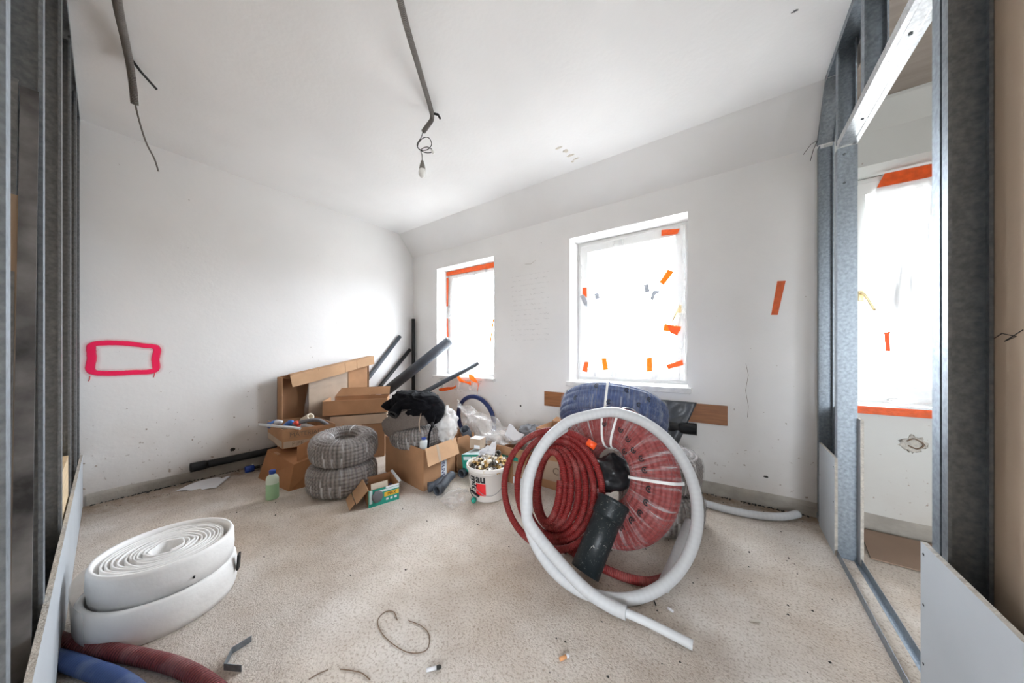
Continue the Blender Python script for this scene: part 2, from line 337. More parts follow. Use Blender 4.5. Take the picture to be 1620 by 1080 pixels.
def lathe(name, prof, material, parent=None, seg=48, M=None, closed=False, cap=True, smooth=True):
    """profile (r, z) turned about local z; closed=True for a ring section"""
    vs, fs, uv = [], [], []; n = len(prof); s = 0; S = [0]
    for i in range(1, n): s += math.dist(prof[i], prof[i - 1]); S.append(s)
    for k in range(seg):
        a = 2 * math.pi * k / seg; ca, sa = math.cos(a), math.sin(a)
        for i, (r_, z) in enumerate(prof): vs.append((r_ * ca, r_ * sa, z)); uv.append((k / seg, S[i]))
    for k in range(seg):
        k2 = (k + 1) % seg
        for i in range(n if closed else n - 1):
            j = (i + 1) % n
            fs.append((k * n + i, k2 * n + i, k2 * n + j, k * n + j))
    if not closed and cap:
        fs.append(tuple(k * n for k in range(seg))[::-1]); fs.append(tuple(k * n + n - 1 for k in range(seg)))
    return mesh(name, vs, fs, material, parent, smooth, uv, M)
def frame(c, n, up=(0, 0, 1)):
    """matrix whose local z points along n, local y close to up"""
    z = Vector(n).normalized(); x = Vector(up).cross(z).normalized(); y = z.cross(x)
    return Matrix.Translation(Vector(c)) @ Matrix((x, y, z)).transposed().to_4x4()
def grid(name, fn, nu, nv, material, parent=None, smooth=True, M=None, solid=0):
    vs = [fn(i / nu, j / nv) for j in range(nv + 1) for i in range(nu + 1)]
    uv = [(i / nu, j / nv) for j in range(nv + 1) for i in range(nu + 1)]
    w = nu + 1
    fs = [(j * w + i, j * w + i + 1, (j + 1) * w + i + 1, (j + 1) * w + i) for j in range(nv) for i in range(nu)]
    o = mesh(name, vs, fs, material, parent, smooth, uv, M)
    if solid:
        md = o.modifiers.new('solid', 'SOLIDIFY'); md.thickness = solid; md.offset = 0
    return o
def blob(name, c, rad, amp, freq, material, parent=None, M=None, seed=0, nu=48, nv=28, flat=None, power=2.0, fold=0.0, fdir=(1, 0, .4), ff=40):
    """crumpled soft body: a (super)ellipsoid pushed about by noise folds"""
    vs, fs = [], []; so = Vector((seed * 3.1, seed * 1.7, seed * .9))
    def sp(v, p): return math.copysign(abs(v) ** (2 / p), v)
    for j in range(nv + 1):
        th = math.pi * j / nv
        for i in range(nu):
            ph = 2 * math.pi * i / nu
            d = Vector((sp(math.sin(th), power) * sp(math.cos(ph), power), sp(math.sin(th), power) * sp(math.sin(ph), power), sp(math.cos(th), power)))
            p = Vector((d.x * rad[0], d.y * rad[1], d.z * rad[2]))
            k = 1 + amp * (noise.noise(d * freq + so) + .5 * abs(noise.noise(d * freq * 2.3 + so)) + .25 * noise.noise(d * freq * 5 + so))
            p *= k
            if fold: p += d * fold * (1 - abs(math.sin(p.dot(Vector(fdir)) * ff + 3 * noise.noise(d * 2 + so))))
            if flat is not None and p.z < flat: p.z = flat + (p.z - flat) * .1
            vs.append(p + Vector(c))
    for j in range(nv):
        for i in range(nu):
            i2 = (i + 1) % nu; fs.append((j * nu + i, (j + 1) * nu + i, (j + 1) * nu + i2, j * nu + i2))
    return mesh(name, vs, fs, material, parent, True, M=M)
def text(name, body, size, M, material, parent, wrap=None, bold=0.0, sx=1.0):
    cu = bpy.data.curves.new(name, 'FONT'); cu.body = body; cu.size = size; cu.align_x = 'CENTER'; cu.align_y = 'CENTER'; cu.extrude = .0006; cu.offset = bold; cu.resolution_u = 2
    ob = bpy.data.objects.new('tmp', cu); C.objects.link(ob); bpy.context.view_layer.update()
    me = bpy.data.meshes.new_from_object(ob.evaluated_get(bpy.context.evaluated_depsgraph_get()))
    vs = [v.co.copy() for v in me.vertices]; fs = [tuple(p.vertices) for p in me.polygons]
    bpy.data.objects.remove(ob); bpy.data.curves.remove(cu); bpy.data.meshes.remove(me)
    for v in vs: v.x *= sx
    if wrap: vs = [wrap(v) for v in vs]
    return mesh(name, vs, fs, material, parent, M=M)
def profile(name, poly, t, M, length, material, parent):
    """folded sheet-metal section: open polyline (x, y) with thickness t, run along local z"""
    P = [Vector((p[0], p[1], 0)) for p in poly]; n = len(P); off = []
    for i in range(n):
        d0 = (P[i] - P[i - 1]).normalized() if i else None; d1 = (P[i + 1] - P[i]).normalized() if i < n - 1 else None
        n0 = Vector((-d0.y, d0.x, 0)) if d0 else None; n1 = Vector((-d1.y, d1.x, 0)) if d1 else None
        if n0 is None: nn = n1
        elif n1 is None: nn = n0
        else: nn = (n0 + n1); nn = nn / max(.3, nn.length_squared / 2)
        off.append(P[i] + nn * t)
    sec = P + off; N_ = 2 * n
    vs = [v for v in sec] + [v + Vector((0, 0, length)) for v in sec]; fs = []
    for i in range(n - 1):
        fs.append((i, i + 1, i + 1 + N_, i + N_)[::-1]); fs.append((n + i, n + i + 1, n + i + 1 + N_, n + i + N_))
        fs.append((i, i + 1, n + i + 1, n + i)); fs.append((N_ + i, N_ + i + 1, N_ + n + i + 1, N_ + n + i)[::-1])
    fs.append((0, n, n + N_, N_)[::-1]); fs.append((n - 1, 2 * n - 1, 2 * n - 1 + N_, n - 1 + N_))
    return mesh(name, vs, fs, material, parent, M=M)
def copy_tree(o, parent=None):
    c = o.copy(); C.objects.link(c); c.parent = parent
    for ch in list(o.children): copy_tree(ch, c)
    return c

# ================================================================== THE SETTING
XL, YW, ZC = -3.96, 3.0, 2.89            # left wall, window wall, ceiling
KZ, SY = 2.59, 2.755                     # window wall meets the slope at KZ, slope meets ceiling at SY
def struct(o, label=None):
    o['kind'] = 'structure'
    if label: o['label'] = label
    return o
fl = struct(keep_world_coords(boxc('floor', (XL - .2, -3.2, -.15), (3.0, YW + .02, 0), 'screed')), 'rough beige concrete screed floor of the building site')
ce = struct(keep_world_coords(boxc('ceiling', (XL - .2, -3.2, ZC), (.58, SY, ZC + .2), 'plaster_ceiling')), 'flat white plastered ceiling')
# plastered slope between window wall and ceiling
def prism(name, x0, x1, yz, material):
    n = len(yz); vs = [(x0, y, z) for y, z in yz] + [(x1, y, z) for y, z in yz]
    fs = [tuple(range(n)), tuple(range(2 * n - 1, n - 1, -1))] + [(i, i + n, (i + 1) % n + n, (i + 1) % n) for i in range(n)]
    return keep_world_coords(mesh(name, vs, fs, material))
sl = prism('slope', XL - .2, .58, [(YW, KZ), (SY, ZC), (SY, ZC + .2), (YW + .34, ZC + .2), (YW + .34, KZ)], 'plaster_ceiling'); sl.parent = ce
tag(sl, 'sloping plastered strip between ceiling and window wall')
struct(prism('trim_1', .58, 2.6, [(YW, KZ), (2.9, 2.72), (2.9, ZC + .2), (YW + .34, ZC + .2), (YW + .34, KZ)], 'plaster_side_room'), 'grey plastered slope above the side room window')
struct(keep_world_coords(boxc('ceiling', (.585, -.4, 2.74), (2.6, 2.9, 2.9), 'raw_ceiling')), 'raw brown unpainted ceiling of the side room')
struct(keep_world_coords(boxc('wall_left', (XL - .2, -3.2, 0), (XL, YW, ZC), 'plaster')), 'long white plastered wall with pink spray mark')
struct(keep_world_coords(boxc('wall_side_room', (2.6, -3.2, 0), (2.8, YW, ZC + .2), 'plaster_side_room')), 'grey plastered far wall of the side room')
# wall behind the camera side of the flat, with an opening added for fill light
def wall_grid(name, xs, zs, holes, y0, y1, material):
    """wall in the xz plane with rectangular openings; one connected mesh with reveals"""
    idx = {}; vs = []; fs = []
    def v(i, j, k):
        if (i, j, k) not in idx: idx[(i, j, k)] = len(vs); vs.append((xs[i], (y0, y1)[k], zs[j]))
        return idx[(i, j, k)]
    nx, nz = len(xs) - 1, len(zs) - 1
    solid = lambda i, j: 0 <= i < nx and 0 <= j < nz and (i, j) not in holes
    for i in range(nx):
        for j in range(nz):
            if not solid(i, j): continue
            fs.append((v(i, j, 0), v(i + 1, j, 0), v(i + 1, j + 1, 0), v(i, j + 1, 0)))
            fs.append((v(i, j, 1), v(i, j + 1, 1), v(i + 1, j + 1, 1), v(i + 1, j, 1)))
            if not solid(i - 1, j): fs.append((v(i, j, 0), v(i, j + 1, 0), v(i, j + 1, 1), v(i, j, 1)))
            if not solid(i + 1, j): fs.append((v(i + 1, j, 0), v(i + 1, j, 1), v(i + 1, j + 1, 1), v(i + 1, j + 1, 0)))
            if not solid(i, j - 1): fs.append((v(i, j, 0), v(i, j, 1), v(i + 1, j, 1), v(i + 1, j, 0)))
            if not solid(i, j + 1): fs.append((v(i, j + 1, 0), v(i + 1, j + 1, 0), v(i + 1, j + 1, 1), v(i, j + 1, 1)))
    return keep_world_coords(mesh(name, vs, fs, material))
WIN = [(-3.425, -2.385, .835, 2.345), (-1.372, -.293, .855, 2.347), (.655, 1.70, .80, 2.375)]
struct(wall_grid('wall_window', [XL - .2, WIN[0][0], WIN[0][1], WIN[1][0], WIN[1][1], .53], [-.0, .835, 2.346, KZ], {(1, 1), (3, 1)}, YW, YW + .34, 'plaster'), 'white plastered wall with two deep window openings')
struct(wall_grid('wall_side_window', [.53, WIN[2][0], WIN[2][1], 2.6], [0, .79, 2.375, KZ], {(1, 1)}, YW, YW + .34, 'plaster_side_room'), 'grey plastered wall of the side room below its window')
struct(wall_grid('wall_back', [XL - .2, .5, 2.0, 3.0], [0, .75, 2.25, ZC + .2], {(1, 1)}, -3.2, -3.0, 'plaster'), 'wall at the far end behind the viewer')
struct(keep_world_coords(boxc('ceiling', (.58, -3.2, 2.9), (3.0, -.4, 3.1), 'plaster_ceiling')), 'white ceiling behind the viewer')
# rough unplastered strip along the wall feet
def rough_strip(name, p0, p1, nrm, hgt, lab, material='raw_base'):
    p0, p1, nrm = Vector(p0), Vector(p1), Vector(nrm)
    def f(u, v):
        h = hgt + .012 * noise.noise(Vector((u * 9, 0, 3))) ; a = p0.lerp(p1, u) + Vector((0, 0, max(v - .1, 0) / .9 * h))
        return a + nrm * (.010 + .004 * noise.noise(a * 9) - (.009 if v > .95 else 0))
    return struct(keep_world_coords(grid(name, f, 60, 6, material)), lab)
rough_strip('baseboard_left', (XL, .06, 0), (XL, YW, 0), (1, 0, 0), .085, 'bare grey plaster strip at the foot of the left wall')
rough_strip('baseboard_window', (XL, YW, 0), (.50, YW, 0), (0, -1, 0), .10, 'bare brown strip at the foot of the window wall')
rough_strip('baseboard_side_room', (.6, YW, 0), (2.6, YW, 0), (0, -1, 0), .10, 'bare strip at the foot of the side room wall')

# ---- windows
def frame_bars(name, x0, x1, z0, z1, w, y0, y1, material, parent):
    vs = []
    for y in (y0, y1):
        vs += [(x0, y, z0), (x1, y, z0), (x1, y, z1), (x0, y, z1), (x0 + w, y, z0 + w), (x1 - w, y, z0 + w), (x1 - w, y, z1 - w), (x0 + w, y, z1 - w)]
    fs = []
    for i in range(4):
        j = (i + 1) % 4
        fs += [(i, j, j + 4, i + 4), (8 + i, 12 + i, 12 + j, 8 + j), (i, 8 + i, 8 + j, j), (4 + i, 4 + j, 12 + j, 12 + i)]
    o = mesh(name, vs, fs, material, parent); md = o.modifiers.new('bevel', 'BEVEL'); md.width = .004; md.segments = 2
    return o
def window(n, x0, x1, z0, z1, sill, lab, handle_x=None, hz=1.54, tilt=.25):
    w = thing('window_%d' % n, lab, None, ((x0 + x1) / 2, 3.24, z0)); w['kind'] = 'structure'
    frame_bars('frame', x0 + .001, x1 - .001, z0 + .001, z1 - .001, .055, 3.215, 3.29, 'upvc', w)
    frame_bars('sash', x0 + .035, x1 - .035, z0 + .04, z1 - .035, .085, 3.195, 3.27, 'upvc', w)
    boxc('pane', (x0 + .115, 3.23, z0 + .12), (x1 - .115, 3.24, z1 - .115), 'glass', w)
    sx0, sx1, sz0, sz1 = sill
    boxc('sill', (sx0, 2.955, sz0), (sx1, 3.215, sz1), 'sill_stone', w, bevel=.004)
    if handle_x:
        h = boxc('handle', (handle_x - .014, 3.183, hz - .035), (handle_x + .014, 3.1955, hz + .035), 'gold_metal', w, bevel=.004)
        d = -1 if n == 2 else 1
        tube('lever', [(handle_x, 3.186, hz + .015), (handle_x, 3.15, hz + .015), (handle_x + d * .012, 3.146, hz - .01), (handle_x + d * .055, 3.146, hz - .115)], .009, 'gold_metal', h, 10, smooth_n=5)
    for dz in (.12, 1.3):
        tube('hinge', [(x0 + .012 if n == 2 else x1 - .012, 3.20, z0 + dz), (x0 + .012 if n == 2 else x1 - .012, 3.20, z0 + dz + .07)], .008, 'upvc', w, 8)
    return w
window(1, *WIN[0], (-3.475, -2.362, .798, .834), 'small white window near the corner with orange tape across its top')
window(2, *WIN[1], (-1.40, -.262, .808, .854), 'middle white window with brass handle and scattered tape pieces', handle_x=-.375, hz=1.55)
window(3, *WIN[2], (.61, 1.75, .765, .80), 'white window of the side room with brass handle', handle_x=.752, hz=1.55)

# plastic film hung over the windows
def film1(u, v):
    z = 2.325 + (.66 - 2.325) * v
    w = 1 - .42 * max(0, v - .55) ** 1.0
    cx = -2.94 - .10 * max(0, v - .7); x = cx + (u - .5) * .95 * w
    y = 3.185 - .02 * v - .012 * math.sin(u * 34 + v * 5) * (v ** 1.5) - .02 * noise.noise(Vector((u * 7, v * 5, 1))) * v
    if v > .86: y -= (v - .86) / .14 * .235; z = max(z, .836 + .01 + .02 * abs(noise.noise(Vector((u * 14, v * 6, 2))))) if v < .93 else z - .02 * noise.noise(Vector((u * 9, 0, 4)))
    y = min(y, 3.192)
    if v >= .93: y = 2.940 - .015 * abs(noise.noise(Vector((u * 11, v * 8, 7))))
    return Vector((x, y, z))
tag(grid('window_film', film1, 44, 56, 'window_film'), 'loose white plastic film hanging over the small window onto its sill', 'plastic film')
def film2(u, v):
    x = -1.325 + u * .995; z = 2.30 - v * 1.40 + .05 * (u - .5) * (1 - v) * .4
    return Vector((x, 3.188 - .006 * abs(noise.noise(Vector((u * 9, v * 9, 5)))) - .004 * math.sin(u * 40 + v * 13) * (v - .5) ** 2, z))
tag(grid('window_film', film2, 40, 50, 'window_film'), 'taped plastic film stretched over the middle window', 'plastic film')
def film3(u, v):
    left = [.825, .80, .785, .80, .835, .865, .87, .868, .87, .88, .90]
    k = v * 10; i = min(int(k), 9); l = left[i] + (left[i + 1] - left[i]) * (k - i)
    x = l + (1.62 - l) * u; z = 2.31 + (.815 - 2.31) * v
    y = 3.18 - .018 * abs(math.sin(u * 19 + v * 3)) * (.2 + v) - .02 * noise.noise(Vector((u * 8, v * 3, 8))) * v
    if v > .93: y -= (v - .93) / .07 * .10; z = max(z, .806 + .02 * abs(noise.noise(Vector((u * 12, v * 9, 2)))))
    return Vector((x, min(y, 3.19), z))
tag(grid('window_film', film3, 44, 50, 'film_creased'), 'creased plastic film draped over the side room window', 'plastic film')
tag(grid('film_roll', lambda u, v: Vector((.86 + u * .75, 3.09 - .06 * math.cos(v * 2 * math.pi), .832 + .024 * math.sin(v * 2 * math.pi) * (.5 + min(u * 3, 1) * .7) + .008 * noise.noise(Vector((u * 9, v * 4, 1))) + (.005 if u > .1 else 0))), 30, 14, 'milky_film'), 'bunched white film lying on the side room sill', 'plastic film')

# tape pieces
TP = [0]
def tape(pts, y, material, label, group=None, axis='y', th=.0012):
    n = len(pts)
    if axis == 'y': a = [Vector((x, y, z)) for x, z in pts]; off = Vector((0, -th, 0))
    else: a = [Vector((y, x, z)) for x, z in pts]; off = Vector((th, 0, 0))
    vs = a + [p + off for p in a]; fs = [tuple(range(n)), tuple(range(2 * n - 1, n - 1, -1))] + [(i, (i + 1) % n, (i + 1) % n + n, i + n) for i in range(n)]
    return tag(mesh('adhesive_tape', vs, fs, material), label, 'tape', group)
TW = 'tape pieces on the middle window'; yT = 3.1845
tape([(-.526, 2.301), (-.373, 2.279), (-.38, 2.262), (-.393, 2.236), (-.526, 2.247)], yT - .004, 'tape_orange', 'orange tape at the top right corner of the middle window', TW)
tape([(-.472, 1.924), (-.42, 1.894), (-.507, 1.782), (-.545, 1.813)], yT - .004, 'tape_amber', 'slanting amber tape high on the right of the middle window', TW)
tape([(-.683, 1.808), (-.643, 1.81), (-.625, 1.737), (-.67, 1.727)], yT - .004, 'tape_grey', 'squarish grey tape near the middle of the window film', TW)
tape([(-.60, 1.744), (-.539, 1.735), (-.545, 1.715), (-.578, 1.70), (-.599, 1.647), (-.625, 1.665)], yT - .004, 'tape_grey', 'bent grey tape just right of the squarish grey one', TW)
tape([(-1.305, 1.854), (-1.26, 1.852), (-1.255, 1.74), (-1.305, 1.789)], yT - .004, 'tape_orange', 'orange tape above grey tape on the left sash edge', TW)
tape([(-1.335, 1.768), (-1.294, 1.781), (-1.249, 1.701), (-1.249, 1.645), (-1.282, 1.661)], yT - .006, 'tape_grey', 'curled grey tape on the left sash edge of the middle window', TW)
tape([(-1.176, 1.779), (-1.128, 1.782), (-1.115, 1.72), (-1.161, 1.71)], yT - .004, 'tape_grey', 'small grey tape at the left of the window glass', TW)
tape([(-.50, 1.421), (-.362, 1.388), (-.37, 1.345), (-.514, 1.355)], yT - .004, 'tape_amber', 'amber tape strip under the brass handle', TW)
tape([(-.475, 1.405), (-.368, 1.381), (-.393, 1.309), (-.45, 1.33)], yT - .006, 'tape_orange', 'orange tape stuck over the amber strip under the handle', TW)
tape([(-1.098, 1.092), (-1.048, 1.099), (-1.025, .98), (-1.079, .97)], yT - .004, 'tape_amber', 'upright amber tape at the lower left of the middle window', TW)
tape([(-.657, 1.101), (-.609, 1.107), (-.607, .974), (-.655, .97)], yT - .004, 'tape_amber', 'upright amber tape at the bottom centre of the middle window', TW)
tape([(-.49, 1.037), (-.352, 1.087), (-.344, 1.042), (-.467, .997)], yT - .004, 'tape_orange', 'slanting orange tape at the lower right corner of the middle window', TW)
tape([(-1.282, 1.052), (-1.233, 1.055), (-1.255, .943), (-1.307, .956)], yT - .004, 'tape_orange', 'orange tape at the lower left corner of the middle window', TW)
T1 = 'tape on the small window'
tape([(-3.42, 2.338), (-2.39, 2.338), (-2.39, 2.262), (-3.42, 2.283)], 3.178, 'tape_orange', 'long orange tape across the top of the small window', T1)
tape([(-3.415, 2.25), (-3.375, 2.247), (-3.385, 1.835), (-3.415, 1.835)], 3.176, 'tape_orange', 'long upright orange tape on the left of the small window', T1)
tape([(-3.405, 1.657), (-3.385, 1.655), (-3.37, 1.38), (-3.40, 1.381)], 3.172, 'tape_orange', 'short upright orange tape low on the left of the small window', T1)
tape([(-2.52, 1.60), (-2.50, 1.59), (-2.55, 1.29), (-2.575, 1.294)], 3.15, 'tape_amber', 'dangling amber tape at the right of the small window', T1)
def dangle(pts, w, label):
    P = smooth_path(pts, 6); n = len(P)
    def f(u, v):
        k = min(int(u * (n - 1)), n - 2); p = P[k].lerp(P[k + 1], u * (n - 1) - k)
        return p + Vector((0, -.012 * v - .008 * math.sin(u * 9 + v * 3), (v - .5) * w * (.75 + .3 * math.sin(u * 7))))
    return tag(grid('adhesive_tape', f, 24, 4, 'tape_orange'), label, 'tape', 'tape on the film below the small sill')
dangle([(-3.28, 2.92, .64), (-3.10, 2.92, .668), (-2.97, 2.92, .70), (-2.955, 2.92, .76)], .045, 'twisted orange tape on film below the sill, leftmost piece')
dangle([(-2.93, 2.915, .85), (-2.87, 2.915, .80), (-2.76, 2.915, .77), (-2.69, 2.915, .765)], .06, 'folded orange tape on film below the sill, middle piece')
dangle([(-2.71, 2.91, .85), (-2.62, 2.91, .815), (-2.56, 2.91, .77), (-2.575, 2.91, .66)], .07, 'curled orange tape on film below the sill, rightmost piece')
tape([(.25, 1.433), (.288, 1.43), (.332, 1.676), (.285, 1.68)], YW, 'tape_orange', 'orange tape stuck on the bare wall right of the window')
tape([(.82, 2.277), (.835, 2.318), (.855, 2.362), (1.60, 2.345), (1.60, 2.275)], 3.165, 'tape_orange', 'wide orange tape across the side room window top')
tape([(.849, 1.289), (.878, 1.291), (.872, 1.27), (.877, 1.162), (.856, 1.161)], 3.155, 'tape_orange', 'short orange tape on the side room film')
tag(boxc('adhesive_tape', (.60, 2.948, .758), (1.76, 2.9545, .806), 'tape_orange'), 'orange tape along the front edge of the side room sill', 'tape')

# pink spray paint outline and pencil notes: paint on the left and window walls
wl = bpy.data.objects['wall_left']; ww = bpy.data.objects['wall_window']
def paint_mat():
    m = bpy.data.materials.new('spray_paint'); m.use_nodes = True; N = m.node_tree.nodes; L = m.node_tree.links; N.clear()
    out = N.new('ShaderNodeOutputMaterial'); tr = N.new('ShaderNodeBsdfTransparent'); pb = N.new('ShaderNodeBsdfPrincipled'); pb.inputs['Base Color'].default_value = (1.0, .004, .10, 1); pb.inputs['Roughness'].default_value = .6
    mx = N.new('ShaderNodeMixShader'); L.new(tr.outputs[0], mx.inputs[1]); L.new(pb.outputs[0], mx.inputs[2]); L.new(mx.outputs[0], out.inputs[0])
    tc = N.new('ShaderNodeTexCoord'); sp = N.new('ShaderNodeSeparateXYZ'); L.new(tc.outputs['UV'], sp.inputs[0])
    a = N.new('ShaderNodeMath'); a.operation = 'SUBTRACT'; L.new(sp.outputs[1], a.inputs[0]); a.inputs[1].default_value = .5
    ab = N.new('ShaderNodeMath'); ab.operation = 'ABSOLUTE'; L.new(a.outputs[0], ab.inputs[0])
    n = N.new('ShaderNodeTexNoise'); n.inputs['Scale'].default_value = 40; L.new(tc.outputs['Object'], n.inputs['Vector'])
    ad = N.new('ShaderNodeMath'); ad.operation = 'MULTIPLY_ADD'; L.new(n.outputs[0], ad.inputs[0]); ad.inputs[1].default_value = .05; L.new(ab.outputs[0], ad.inputs[2])
    r = N.new('ShaderNodeValToRGB'); r.color_ramp.elements[0].position = .19; r.color_ramp.elements[0].color = (1, 1, 1, 1)
    e = r.color_ramp.elements.new(.27); e.color = (.22, .22, .22, 1); r.color_ramp.elements[-1].position = .46; r.color_ramp.elements[-1].color = (0, 0, 0, 1)
    L.new(ad.outputs[0], r.inputs[0]); L.new(r.outputs[0], mx.inputs[0]); MATS['spray_paint'] = m
paint_mat()
pk = [(.088, 1.206), (.145, 1.226), (.245, 1.226), (.34, 1.210), (.41, 1.192), (.405, 1.10), (.398, 1.003), (.28, .992), (.165, .991), (.085, 1.012), (.086, 1.11)]
pp = smooth_path([Vector((XL + .0015, y, z)) for y, z in pk], 8, True); n_ = len(pp)
cen = sum(pp, Vector()) / n_
def pinkf(u, v):
    p = pp[int(round(u * n_)) % n_]; q_ = pp[(int(round(u * n_)) + 1) % n_]; t = (q_ - p).normalized(); nn = Vector((0, -t.z, t.y))
    w = .105 if abs(t.z) > abs(t.y) else .088
    return p + nn * (v - .5) * w
po = grid('paint_outline', pinkf, n_, 10, 'spray_paint', wl, smooth=False); po['label'] = 'fluorescent pink sprayed rectangle'
for y, z in ((.078, .975), (.40, .985)): tube('paint_drip', [(XL + .002, y, z), (XL + .002, y - .002, z - .025), (XL + .002, y - .006, z - .04)], .0022, 'label_red', wl, 6)
def notes_mat():
    m = bpy.data.materials.new('pencil'); m.use_nodes = True; N = m.node_tree.nodes; L = m.node_tree.links; N.clear()
    out = N.new('ShaderNodeOutputMaterial'); tr = N.new('ShaderNodeBsdfTransparent'); pb = N.new('ShaderNodeBsdfDiffuse'); pb.inputs[0].default_value = (.22, .19, .19, 1)
    mx = N.new('ShaderNodeMixShader'); L.new(tr.outputs[0], mx.inputs[1]); L.new(pb.outputs[0], mx.inputs[2]); L.new(mx.outputs[0], out.inputs[0])
    tc = N.new('ShaderNodeTexCoord'); sp = N.new('ShaderNodeSeparateXYZ'); L.new(tc.outputs['UV'], sp.inputs[0])
    n = N.new('ShaderNodeTexNoise'); n.inputs['Scale'].default_value = 24; n.inputs['Detail'].default_value = 3; L.new(tc.outputs['UV'], n.inputs['Vector'])
    f = N.new('ShaderNodeMath'); f.operation = 'MULTIPLY_ADD'; L.new(n.outputs[0], f.inputs[0]); f.inputs[1].default_value = .05; L.new(sp.outputs[1], f.inputs[2])
    s = N.new('ShaderNodeMath'); s.operation = 'MULTIPLY'; L.new(f.outputs[0], s.inputs[0]); s.inputs[1].default_value = 88
    si = N.new('ShaderNodeMath'); si.operation = 'SINE'; L.new(s.outputs[0], si.inputs[0])
    r = N.new('ShaderNodeMapRange'); r.inputs['From Min'].default_value = .93; r.inputs['From Max'].default_value = 1; r.inputs['To Max'].default_value = .20; L.new(si.outputs[0], r.inputs[0])
    n2 = N.new('ShaderNodeTexNoise'); n2.inputs['Scale'].default_value = 9; L.new(tc.outputs['UV'], n2.inputs['Vector'])
    r2 = N.new('ShaderNodeMapRange'); r2.inputs['From Min'].default_value = .45; r2.inputs['From Max'].default_value = .56; L.new(n2.outputs[0], r2.inputs[0])
    mu = N.new('ShaderNodeMath'); mu.operation = 'MULTIPLY'; L.new(r.outputs[0], mu.inputs[0]); L.new(r2.outputs[0], mu.inputs[1]); L.new(mu.outputs[0], mx.inputs[0]); MATS['pencil'] = m
notes_mat()
pn = grid('pencil_notes', lambda u, v: Vector((-2.12 + u * .50, YW - .0012, 1.25 + v * .80)), 2, 2, 'pencil', ww); pn['label'] = 'faint handwritten pencil lines'
pn = grid('pencil_notes', lambda u, v: Vector((XL + .0012, .15 + u * .26, 1.085 + v * .07)), 2, 2, 'pencil', wl); pn['label'] = 'faint pencil line inside pink rectangle'
tube('crack', [(.10, YW - .0005, 1.067), (.115, YW - .0005, .98), (.098, YW - .0005, .86), (.115, YW - .0005, .74), (.11, YW - .0005, .653)], .0012, 'ink_grey', ww, 5)
tube('pencil_cross', [(-1.93, YW - .0005, 2.17), (-1.85, YW - .0005, 2.16), (-1.79, YW - .0005, 2.19)], .0014, 'ink_grey', ww, 5)
blob('plaster_chip', (XL + .001, .90, .21), (.002, .018, .014), .5, 3, 'debris_dark', wl, nu=12, nv=8)
blob('plaster_chip', (.22, YW, .22), (.014, .002, .007), .5, 3, 'debris_dark', ww, nu=12, nv=8)
blob('plaster_chip', (-1.99, YW, .535), (.010, .002, .012), .5, 3, 'debris_dark', ww, nu=12, nv=8)
bs = bpy.data.objects['wall_side_window']
blob('cable_stub', (.93, YW, .585), (.05, .006, .04), .7, 2, 'gypsum_edge', bs, nu=20, nv=12)
tube('cable_loop', smooth_path([(.90, YW - .006, .60), (.93, YW - .012, .62), (.965, YW - .012, .59), (.94, YW - .012, .56), (.905, YW - .008, .575)], 6), .004, 'ink_grey', bs, 6)

# ---- partitions of galvanised studs
XS0, XS1 = .497, .572
wr = thing('wall_right', 'open galvanised stud partition with doorway and low plasterboard strips', None, (.53, 1.4, 0)); wr['kind'] = 'structure'
CST = lambda w, f: [(.007, f), (0, f), (0, 0), (w, 0), (w, f), (w - .007, f)]
def stud_r(y, z0, z1, face=1, name='stud', material='zinc', f=.045):
    """C stud with its web at y; face=+1: flanges run toward -y"""
    w = XS1 - XS0
    M = Matrix.Translation((XS0, y, z0)) @ Matrix.Diagonal((1, -face, 1, 1))
    return profile(name, CST(w, f), .0016 * face, M, z1 - z0, material, wr)
zt = lambda y: ZC - .003 if y < SY else KZ + (YW - y) / (YW - SY) * (ZC - KZ) - .003
stud_r(2.99, .003, zt(2.985) - .04, -1 if False else 1)
stud_r(2.49, .003, 2.30, -1)
stud_r(2.53, 2.34, zt(2.5), 1)
stud_r(2.11, 2.345, zt(2.1), 1); stud_r(1.62, 2.345, zt(1.6), 1)
stud_r(1.49, .003, zt(1.49), 1, f=.042)
stud_r(1.437, .003, zt(1.4), 1, material='zinc_dark', f=.03)
for y in (.87, .28, -.30): stud_r(y, .003, zt(y), 1)
# sleeves where the lintel is screwed to the jambs
boxc('bracket_plate', (XS0 - .002, 2.486, 2.07), (XS1 + .002, 2.4885, 2.30), 'zinc', wr)
for z in (2.10, 2.26): lathe('screw', [(0, 0), (.006, .0005), (.006, .003), (0, .004)], 'zinc_dark', wr, 10, frame((XS0 + .025, 2.486, z), (0, -1, 0)), cap=False)
# lintel: U profile, web down
Mh = Matrix.Translation((XS0 - .002, 1.492, 2.305)) @ Matrix(((1, 0, 0, 0), (0, 0, 1, 0), (0, 1, 0, 0), (0, 0, 0, 1)))
profile('lintel', [(0, .04), (0, 0), (.018, 0), (.020, .002), (.057, .002), (.059, 0), (.079, 0), (.079, .04)], .0018, Mh, 1.0, 'zinc_lit', wr)  # lighter zinc colour paints in the window reflection on the lintel
for y in (1.75, 2.25): lathe('screw', [(0, 0), (.006, .0005), (.006, .003), (0, .004)], 'zinc_dark', wr, 10, frame((.535, y, 2.306), (0, 0, -1), (0, 1, 0)), cap=False)
